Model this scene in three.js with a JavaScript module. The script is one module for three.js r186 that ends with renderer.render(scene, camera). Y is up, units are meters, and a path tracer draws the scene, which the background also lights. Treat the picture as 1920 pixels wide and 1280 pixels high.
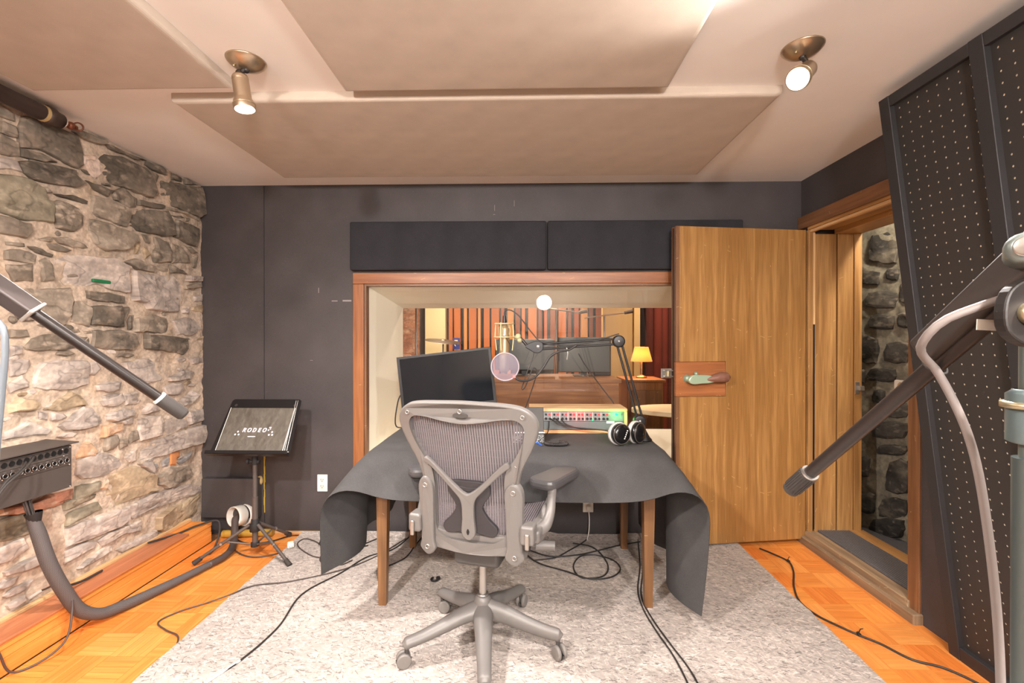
import * as THREE from 'three';
import { RoundedBoxGeometry } from 'three/addons/geometries/RoundedBoxGeometry.js';
import { mergeGeometries, mergeVertices } from 'three/addons/utils/BufferGeometryUtils.js';

// ---------- camera, light, exposure ----------
const scene = new THREE.Scene();
scene.background = new THREE.Color(0x000000);
const renderer = new THREE.WebGLRenderer({ antialias: true });
renderer.toneMapping = THREE.LinearToneMapping;
renderer.toneMappingExposure = 1.5;
renderer.shadowMap.enabled = true;
const camera = new THREE.PerspectiveCamera(2 * Math.atan(640 / 853) * 180 / Math.PI, 1.5, 0.05, 60);
camera.position.set(0, 1.32, 0);
camera.rotation.set(-0.2 * Math.PI / 180, 1.34 * Math.PI / 180, 0, 'YXZ');
scene.add(camera);
const LAMP_COLOUR = new THREE.Color(1.0, 0.925, 0.875);
const FILL_POWER = 13.5;
const SPOT_POWER = 10.5;      // candela of each ceiling spot
const CEIL = 2.374, BACK = -3.07, LEFT = -2.2, RIGHT = 1.85, FRONT = 1.7;

// ---------- small tools ----------
let seed = 12345;
const rnd = () => { seed = (seed * 1664525 + 1013904223) >>> 0; return seed / 4294967296; };
const rr = (a, b) => a + (b - a) * rnd();
const V = (x, y, z) => new THREE.Vector3(x, y, z);
const hash = (x, y, s) => { let h = (x * 374761393 + y * 668265263 + s * 69069) | 0; h = Math.imul(h ^ (h >>> 13), 1274126177); h ^= h >>> 16; return (h >>> 0) / 4294967296; };
function vnoise(x, y, px, py, s) {           // periodic value noise
  const xi = Math.floor(x), yi = Math.floor(y), fx = x - xi, fy = y - yi;
  const m = (a, p) => ((a % p) + p) % p, u = fx * fx * (3 - 2 * fx), v = fy * fy * (3 - 2 * fy);
  const a = hash(m(xi, px), m(yi, py), s), b = hash(m(xi + 1, px), m(yi, py), s), c = hash(m(xi, px), m(yi + 1, py), s), d = hash(m(xi + 1, px), m(yi + 1, py), s);
  return a + (b - a) * u + (c - a) * v + (a - b - c + d) * u * v;
}
function fbm(u, v, fx, fy, oct, s) {         // u, v in 0..1, tiles
  let t = 0, a = .5, n = 0;
  for (let i = 0; i < oct; i++) { t += a * vnoise(u * fx, v * fy, fx, fy, s + i * 17); n += a; a *= .5; fx *= 2; fy *= 2; }
  return t / n;
}
function noise3(p, f, s) { return (vnoise(p.x * f + 50, p.y * f + 50, 997, 997, s) + vnoise(p.y * f + 80, p.z * f + 80, 997, 997, s + 5) + vnoise(p.z * f + 20, p.x * f + 20, 997, 997, s + 9)) / 1.5 - 1; }
function makeTexture(w, h, fn, srgb = true, rx = 1, ry = 1) {
  const d = new Uint8Array(w * h * 4);
  for (let y = 0; y < h; y++) for (let x = 0; x < w; x++) {
    const c = fn(x / w, y / h, x, y), o = (y * w + x) * 4;
    d[o] = Math.max(0, Math.min(255, c[0])); d[o + 1] = Math.max(0, Math.min(255, c[1])); d[o + 2] = Math.max(0, Math.min(255, c[2])); d[o + 3] = 255;
  }
  const t = new THREE.DataTexture(d, w, h, THREE.RGBAFormat);
  t.wrapS = t.wrapT = THREE.RepeatWrapping; t.magFilter = THREE.LinearFilter; t.minFilter = THREE.LinearMipmapLinearFilter; t.generateMipmaps = true;
  if (srgb) t.colorSpace = THREE.SRGBColorSpace;
  t.repeat.set(rx, ry); t.needsUpdate = true;
  return t;
}
const mix = (a, b, t) => [a[0] + (b[0] - a[0]) * t, a[1] + (b[1] - a[1]) * t, a[2] + (b[2] - a[2]) * t];
const grey = v => [v, v, v];
function std(color, roughness = .6, metalness = 0, extra = {}) { return new THREE.MeshStandardMaterial({ color, roughness, metalness, ...extra }); }

const used = {};
function numbered(name) { const k = used[name] = (used[name] === undefined ? 0 : used[name] + 1); return k ? name + '_' + String(k).padStart(3, '0') : name; }
function shade(o) { o.traverse(m => { if (m.isMesh) { m.castShadow = true; m.receiveShadow = true; } }); return o; }
function thing(name, label, category, pos = [0, 0, 0], turn = 0, group) {
  const o = new THREE.Group(); o.name = numbered(name); o.position.set(...pos); o.rotation.y = turn;
  o.userData = { label, category }; if (group) o.userData.group = group;
  scene.add(o); return o;
}
function solo(name, label, category, geo, mat, group) {
  const o = new THREE.Mesh(geo, mat); o.name = numbered(name); o.userData = { label, category }; if (group) o.userData.group = group;
  scene.add(o); return o;
}
function struct(name, geo, mat, label, category) {
  const o = new THREE.Mesh(geo, mat); o.name = name; o.userData = { kind: 'structure', label, category }; scene.add(o); return o;
}
function part(parent, name, geo, mat, label) {
  const o = new THREE.Mesh(geo, mat); o.name = name; if (label) o.userData.label = label; parent.add(o); return o;
}
function clean(g) { for (const k of Object.keys(g.attributes)) if (!['position', 'normal', 'uv'].includes(k)) g.deleteAttribute(k); return g.index ? g.toNonIndexed() : g; }
function merge(list) { return mergeGeometries(list.map(clean), false); }
// uv in metres by the dominant direction of each face; grain 'x' | 'y' | 'z' is the axis that runs along v
function boxUV(geo, grain = 'y', off = 0) {
  const g = geo.index ? geo.toNonIndexed() : geo, p = g.attributes.position, uv = new Float32Array(p.count * 2);
  const a = V(), b = V(), c = V(), n = V();
  for (let i = 0; i < p.count; i += 3) {
    a.fromBufferAttribute(p, i); b.fromBufferAttribute(p, i + 1); c.fromBufferAttribute(p, i + 2);
    n.crossVectors(b.clone().sub(a), c.clone().sub(a));
    const ax = Math.abs(n.x), ay = Math.abs(n.y), az = Math.abs(n.z), d = ax >= ay && ax >= az ? 'x' : ay >= az ? 'y' : 'z';
    const rest = ['x', 'y', 'z'].filter(k => k !== d), along = rest.includes(grain) ? grain : rest[1], across = rest.find(k => k !== along);
    [a, b, c].forEach((q, k) => { uv[(i + k) * 2] = q[across] + off; uv[(i + k) * 2 + 1] = q[along] + off * 1.7; });
  }
  g.setAttribute('uv', new THREE.BufferAttribute(uv, 2)); return g;
}
function box(x0, x1, y0, y1, z0, z1, r = 0, grain = 'y', off = 0) {
  const w = x1 - x0, h = y1 - y0, d = z1 - z0;
  const g = r ? new RoundedBoxGeometry(w, h, d, 1, r) : new THREE.BoxGeometry(w, h, d);
  g.translate((x0 + x1) / 2, (y0 + y1) / 2, (z0 + z1) / 2);
  return boxUV(g, grain, off);
}
function cyl(a, b, ra, rb = ra, seg = 14, open = false) {        // cylinder between two points
  const A = V(...a), B = V(...b), l = A.distanceTo(B), g = new THREE.CylinderGeometry(rb, ra, l, seg, 1, open);
  g.applyQuaternion(new THREE.Quaternion().setFromUnitVectors(V(0, 1, 0), B.clone().sub(A).normalize()));
  g.translate((a[0] + b[0]) / 2, (a[1] + b[1]) / 2, (a[2] + b[2]) / 2); return g;
}
function tube(pts, r, seg, radial = 7, closed = false) {
  const c = new THREE.CatmullRomCurve3(pts.map(p => V(...p)), closed, 'centripetal');
  return new THREE.TubeGeometry(c, seg || Math.max(8, pts.length * 7), r, radial, closed);
}
function capped(pts, r, seg, radial = 7) {
  const c = new THREE.CatmullRomCurve3(pts.map(p => V(...p)), false, 'centripetal');
  const g = [new THREE.TubeGeometry(c, seg || Math.max(8, pts.length * 7), r, radial, false)];
  for (const t of [0, 1]) { const s = new THREE.SphereGeometry(r, radial, 4), q = c.getPoint(t); s.translate(q.x, q.y, q.z); g.push(s); }
  return merge(g);
}
function lathe(profile, a = [0, 0, 0], dir = [0, 1, 0], seg = 24) {
  const g = new THREE.LatheGeometry(profile.map(p => new THREE.Vector2(p[0], p[1])), seg);
  g.applyQuaternion(new THREE.Quaternion().setFromUnitVectors(V(0, 1, 0), V(...dir).normalize())); g.translate(...a); return g;
}
function ball(x, y, z, r, seg = 12) { const g = new THREE.SphereGeometry(r, seg, Math.max(6, seg - 4)); g.translate(x, y, z); return g; }
function flat(points, depth, bevel = 0, holes = []) {            // extruded outline, thickness along +z
  const s = new THREE.Shape(points.map(p => new THREE.Vector2(p[0], p[1])));
  for (const h of holes) s.holes.push(new THREE.Path(h.map(p => new THREE.Vector2(p[0], p[1]))));
  return new THREE.ExtrudeGeometry(s, { depth, bevelEnabled: bevel > 0, bevelSize: bevel, bevelThickness: bevel, bevelSegments: 2, curveSegments: 8 });
}
function smoothLoop(points, n, closed = true) {
  const c = new THREE.CatmullRomCurve3(points.map(p => V(p[0], p[1], 0)), closed, 'centripetal');
  return c.getPoints(n).slice(0, closed ? -1 : undefined).map(q => [q.x, q.y]);
}
function tapered(pts, radii, radial = 12, sx = 1) {              // swept tube with changing radius
  const c = new THREE.CatmullRomCurve3(pts.map(p => V(...p)), false, 'centripetal'), n = pts.length * 6;
  const fr = c.computeFrenetFrames(n, false), pos = [], idx = [];
  for (let i = 0; i <= n; i++) {
    const q = c.getPoint(i / n), f = i / n * (radii.length - 1), k = Math.min(radii.length - 2, Math.floor(f)), r = radii[k] + (radii[k + 1] - radii[k]) * (f - k);
    const fi = Math.min(n, Math.round(c.getUtoTmapping ? i : i));
    for (let j = 0; j < radial; j++) { const a = j / radial * 2 * Math.PI, d = fr.normals[fi].clone().multiplyScalar(Math.cos(a) * r * sx).addScaledVector(fr.binormals[fi], Math.sin(a) * r); pos.push(q.x + d.x, q.y + d.y, q.z + d.z); }
  }
  for (let i = 0; i < n; i++) for (let j = 0; j < radial; j++) { const a = i * radial + j, b = i * radial + (j + 1) % radial, c2 = a + radial, d = b + radial; idx.push(a, b, c2, b, d, c2); }
  const s = pos.length / 3, q0 = c.getPoint(0), q1 = c.getPoint(1); pos.push(q0.x, q0.y, q0.z, q1.x, q1.y, q1.z);
  for (let j = 0; j < radial; j++) { idx.push(s, (j + 1) % radial, j); idx.push(s + 1, n * radial + j, n * radial + (j + 1) % radial); }
  const g = new THREE.BufferGeometry(); g.setAttribute('position', new THREE.Float32BufferAttribute(pos, 3)); g.setIndex(idx); g.computeVertexNormals();
  const uv = new Float32Array(pos.length / 3 * 2), len = c.getLength(); for (let i = 0; i <= n; i++) for (let j = 0; j < radial; j++) { uv[(i * radial + j) * 2] = Math.abs(2 * j / radial - 1) * .1; uv[(i * radial + j) * 2 + 1] = i / n * len; }
  g.setAttribute('uv', new THREE.BufferAttribute(uv, 2)); return g;
}

// ---------- materials ----------
function woodMap(c1, c2, c3, s, stretch = 3, wear = 0) {
  const n = 512, t = new Uint8Array(n * n);
  if (wear) for (let k = 0; k < wear; k++) { let x = rnd() * n, y = rnd() * n, a = rnd() < .6 ? rr(-.5, .5) : rr(1.1, 1.9); const l = rr(2, 16); for (let i = 0; i < l; i++) { t[(Math.floor(y) & 511) * n + (Math.floor(x) & 511)] = 200; x += Math.cos(a); y += Math.sin(a); a += rr(-.1, .1); } }
  return makeTexture(n, n, (u, v, x, y) => {
    const w = fbm(u, v, 6, 2, 3, s + 3), g = fbm(u + .03 * w, v, 48, stretch, 3, s), fine = vnoise(u * 256, v * 12, 256, 12, s + 7), b = fbm(u, v, 4, 3, 3, s + 11);
    let c = mix(c1, c2, Math.min(1, Math.max(0, (g - .3) * 1.9))); c = mix(c, c3, Math.max(0, b - .5) * .9);
    const k = 1 + (fine - .5) * .12; c = [c[0] * k, c[1] * k, c[2] * k];
    const m = t[y * n + x]; return m ? mix(c, [232, 206, 150], .65) : c;
  });
}
const M = {};
M.frameWood = std(0xffffff, .42, 0, { map: woodMap([132, 80, 46], [160, 104, 64], [114, 68, 40], 3, 3, 40) });
M.doorWood = std(0xffffff, .4, 0, { map: woodMap([170, 118, 62], [200, 146, 84], [176, 118, 58], 21, 2, 0) });
M.doorFace = std(0xffffff, .4, 0, { map: woodMap([148, 106, 58], [174, 131, 78], [138, 95, 50], 22, 2, 40) });
M.jambWood = std(0xffffff, .45, 0, { map: woodMap([148, 106, 60], [184, 140, 86], [128, 88, 48], 31, 2, 30) });
M.paleWood = std(0xffffff, .5, 0, { map: woodMap([206, 164, 116], [226, 190, 142], [190, 140, 90], 41, 3, 0) });
M.sillWood = std(0xffffff, .6, 0, { map: woodMap([118, 96, 74], [160, 134, 104], [96, 78, 62], 51, 2, 120) });
M.brownWood = std(0xffffff, .45, 0, { map: woodMap([110, 75, 49], [138, 97, 65], [94, 63, 41], 61, 2, 40) });
M.lockWood = std(0xffffff, .42, 0, { map: woodMap([150, 92, 54], [176, 114, 70], [136, 80, 46], 66, 2, 60) });
M.stepTop = std(0xffffff, .42, 0, { map: woodMap([170, 102, 66], [196, 126, 86], [150, 84, 54], 71, 2, 0) });
M.stepFace = std(0xffffff, .4, 0, { map: woodMap([222, 138, 62], [238, 160, 84], [204, 116, 48], 81, 2, 0) });
M.legWood = std(0xffffff, .4, 0, { map: woodMap([112, 78, 48], [138, 98, 62], [98, 66, 40], 91, 3, 30) });
M.liveWood = std(0xffffff, .4, 0, { map: woodMap([130, 84, 48], [158, 106, 62], [112, 72, 42], 95, 3, 0) });
M.parquet = [[218, 134, 62], [212, 126, 56], [222, 142, 70], [214, 122, 52], [220, 138, 64]].map((c, i) => std(0xffffff, .33, 0, { map: woodMap(c, [c[0] + 14, c[1] + 16, c[2] + 14], [c[0] - 20, c[1] - 26, c[2] - 14], 101 + i * 13, 3, 0) }));
const grain = makeTexture(256, 256, (u, v) => grey(90 + 120 * fbm(u, v, 64, 64, 3, 5)), false, 6, 6);
const coarse = makeTexture(512, 512, (u, v) => grey(255 * fbm(u, v, 8, 8, 6, 15)), false, 1, 1);
M.wallPaint = std(0xffffff, .62, 0, { map: makeTexture(512, 512, (u, v) => { const b = fbm(u, v, 5, 5, 5, 301), f = vnoise(u * 256, v * 256, 256, 256, 302); const fleck = hash(Math.floor(u * 512), Math.floor(v * 512), 9) > .99985 ? 70 : 0; const k = 63 + (b - .5) * 20 + (f - .5) * 5 + fleck; return [k * 1.05, k * .97, k * .98]; }), bumpMap: grain, bumpScale: .0006 });
M.blackPaint = std(0x2a2829, .55, 0, { bumpMap: grain, bumpScale: .0006 });
M.pegPaint = std(0x2f2b29, .55, 0, { bumpMap: grain, bumpScale: .0003 });
M.pegBack = std(0xf0e4cc, .8);
M.ceiling = std(0xffffff, .85, 0, { map: makeTexture(512, 512, (u, v) => { const b = fbm(u, v, 4, 4, 5, 401); const k = 240 + (b - .5) * 12; return [k, k * .972, k * .945]; }) });
M.plaster = std(0xcfc4b4, .85);
M.cream = std(0xe9e2cf, .6);
M.panelCloth = std(0xffffff, .95, 0, { map: makeTexture(256, 256, (u, v, x, y) => { const w = ((x >> 1) + (y >> 1)) & 1 ? 6 : -6, b = fbm(u, v, 4, 4, 4, 411), k = 1 + (b - .5) * .08; return [(190 + w) * k, (175 + w) * k, (160 + w) * k]; }, true, 4, 4) });
M.navyCloth = std(0xffffff, .95, 0, { map: makeTexture(256, 256, (u, v, x, y) => { const k = 40 + (hash(x, y, 4) - .5) * 16 + (fbm(u, v, 4, 4, 3, 422) - .5) * 10; return [k, k * .98, k * 1.1]; }, true, 3, 3) });
M.mortar = std(0xffffff, .9, 0, { map: makeTexture(1024, 1024, (u, v) => { const b = fbm(u, v, 6, 6, 5, 431), f = fbm(u, v, 90, 90, 2, 432), s = fbm(u, v, 14, 14, 4, 433); let c = mix([184, 162, 142], [210, 190, 170], b); c = mix(c, [186, 158, 126], Math.max(0, s - .55) * 1.6); const k = .86 + f * .28; return [c[0] * k, c[1] * k, c[2] * k]; }), bumpMap: coarse, bumpScale: .022 });
const stoneTex = (c1, c2, c3, s) => makeTexture(512, 512, (u, v) => {
  const b = fbm(u, v, 5, 7, 5, s), g = fbm(u, v, 8, 30, 4, s + 2), f = fbm(u, v, 80, 80, 2, s + 5), wash = fbm(u, v, 9, 9, 5, s + 8);
  let c = mix(c1, c2, Math.min(1, Math.max(0, (b - .28) * 2.1))); c = mix(c, c3, Math.min(1, Math.max(0, (wash - .56) * 4)) * .7);
  const vein = Math.abs(2 * fbm(u, v, 5, 9, 4, s + 20) - 1), chip = fbm(u, v, 26, 40, 3, s + 24); if (chip > .6) c = mix(c, c3, Math.min(1, (chip - .6) * 6) * .6); const k = (.74 + g * .32 + f * .18) * (vein < .05 ? .8 + vein * 4 : 1); return [c[0] * k, c[1] * k, c[2] * k];
});
const stoneMat = t => std(0xffffff, .78, 0, { map: t, bumpMap: coarse, bumpScale: .016 });
M.stone = {
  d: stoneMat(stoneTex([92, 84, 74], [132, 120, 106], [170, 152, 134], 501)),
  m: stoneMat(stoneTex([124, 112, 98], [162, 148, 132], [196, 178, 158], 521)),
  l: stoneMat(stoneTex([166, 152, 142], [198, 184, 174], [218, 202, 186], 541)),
  w: stoneMat(stoneTex([152, 130, 104], [188, 168, 140], [212, 190, 160], 561)),
  g: stoneMat(stoneTex([122, 112, 94], [152, 142, 122], [190, 176, 154], 581)),
  p: stoneMat(stoneTex([206, 182, 166], [226, 206, 192], [200, 174, 154], 601)),
  o: std(0xcf8a58, .8, 0, { bumpMap: coarse, bumpScale: .004 }),
  o2: stoneMat(stoneTex([204, 160, 124], [214, 184, 158], [222, 204, 186], 621)),
  s: stoneMat(stoneTex([132, 128, 126], [160, 154, 150], [190, 180, 172], 641)),
  r: stoneMat(stoneTex([168, 112, 88], [186, 140, 114], [206, 176, 152], 661)),
  k: stoneMat(stoneTex([52, 48, 44], [84, 78, 70], [132, 122, 106], 681)),
};
M.passageMortar = std(0xffffff, .9, 0, { map: makeTexture(512, 512, (u, v) => { const b = fbm(u, v, 6, 6, 5, 691), f = fbm(u, v, 70, 70, 2, 692); const c = mix([112, 106, 92], [150, 142, 124], b), k = .85 + f * .3; return [c[0] * k, c[1] * k, c[2] * k]; }), bumpMap: coarse, bumpScale: .012 });
M.rug = std(0xffffff, .96, 0, {
  map: (() => {
    const n = 1024, a = new Float32Array(n * n * 3);
    for (let i = 0; i < n * n; i++) { const x = i % n, y = (i / n) | 0, b = fbm(x / n, y / n, 6, 6, 3, 711) - .5, k = 168 + b * 20; a[i * 3] = k; a[i * 3 + 1] = k * .945; a[i * 3 + 2] = k * .905; }
    for (let s = 0; s < 30000; s++) {
      let x = rnd() * n, y = rnd() * n; const l = rr(5, 17), an = rr(-.6, .6) + (rnd() < .25 ? 1.2 : 0), t = rnd(), k = t < .22 ? rr(92, 140) : t < .6 ? rr(188, 222) : rr(150, 185), w = rnd() < .5 ? 2 : 3;
      for (let i = 0; i < l; i++) { for (let j = 0; j < w; j++) { const o = (((Math.floor(y) + j) & (n - 1)) * n + (Math.floor(x) & (n - 1))) * 3; a[o] = a[o] * .3 + k * .7; a[o + 1] = a[o + 1] * .3 + k * .94 * .7; a[o + 2] = a[o + 2] * .3 + k * .9 * .7; } x += Math.cos(an); y += Math.sin(an); }
    }
    return makeTexture(n, n, (u, v, x, y) => { const o = (y * n + x) * 3; return [a[o], a[o + 1], a[o + 2]]; }, true, 1, 1);
  })(), bumpMap: makeTexture(512, 512, (u, v) => grey(255 * fbm(u, v, 90, 60, 3, 721)), false, 1, 1), bumpScale: .006
});
M.felt = std(0xffffff, .97, 0, { map: makeTexture(256, 256, (u, v, x, y) => { const k = 62 + (hash(x, y, 7) - .5) * 14 + (fbm(u, v, 4, 4, 4, 731) - .5) * 12; return [k * 1.01, k * .98, k * .98]; }, true, 3, 3), bumpMap: grain, bumpScale: .0006 });
M.mat = std(0xffffff, .9, 0, { map: makeTexture(256, 256, (u, v, x) => { const k = (x % 16) < 5 ? 44 : 92 + (vnoise(u * 128, v * 64, 128, 64, 8) - .5) * 30; return [k, k * .97, k]; }, true, 4, 4) });
M.black = std(0x181617, .45);
M.blackGloss = std(0x141314, .22);
M.blackRubber = std(0x201e1e, .7);
M.cable = std(0x2b2726, .5);
M.cableBrown = std(0x4a3f3c, .5);
M.grip = std(0x37322f, .7);
M.boom = std(0x2d2725, .34, .3);
M.standMetal = std(0x5a524e, .42, .25);
M.steel = std(0xb9b5b0, .3, .9);
M.brass = std(0xb6a98a, .3, .8);
M.nickel = std(0xb9a58c, .32, .9);
M.whitePlastic = std(0xece7de, .4);
M.chairFrame = std(0x6f6b68, .45, .1);
M.chairDark = std(0x4a4745, .5, .08);
M.chairPad = std(0x474546, .36);
M.lumbar = std(0x312e30, .42);
M.glass = new THREE.MeshPhysicalMaterial({ color: 0xffffff, roughness: 0, metalness: 0, transmission: 1, thickness: 0, ior: 1.5 });

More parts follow.
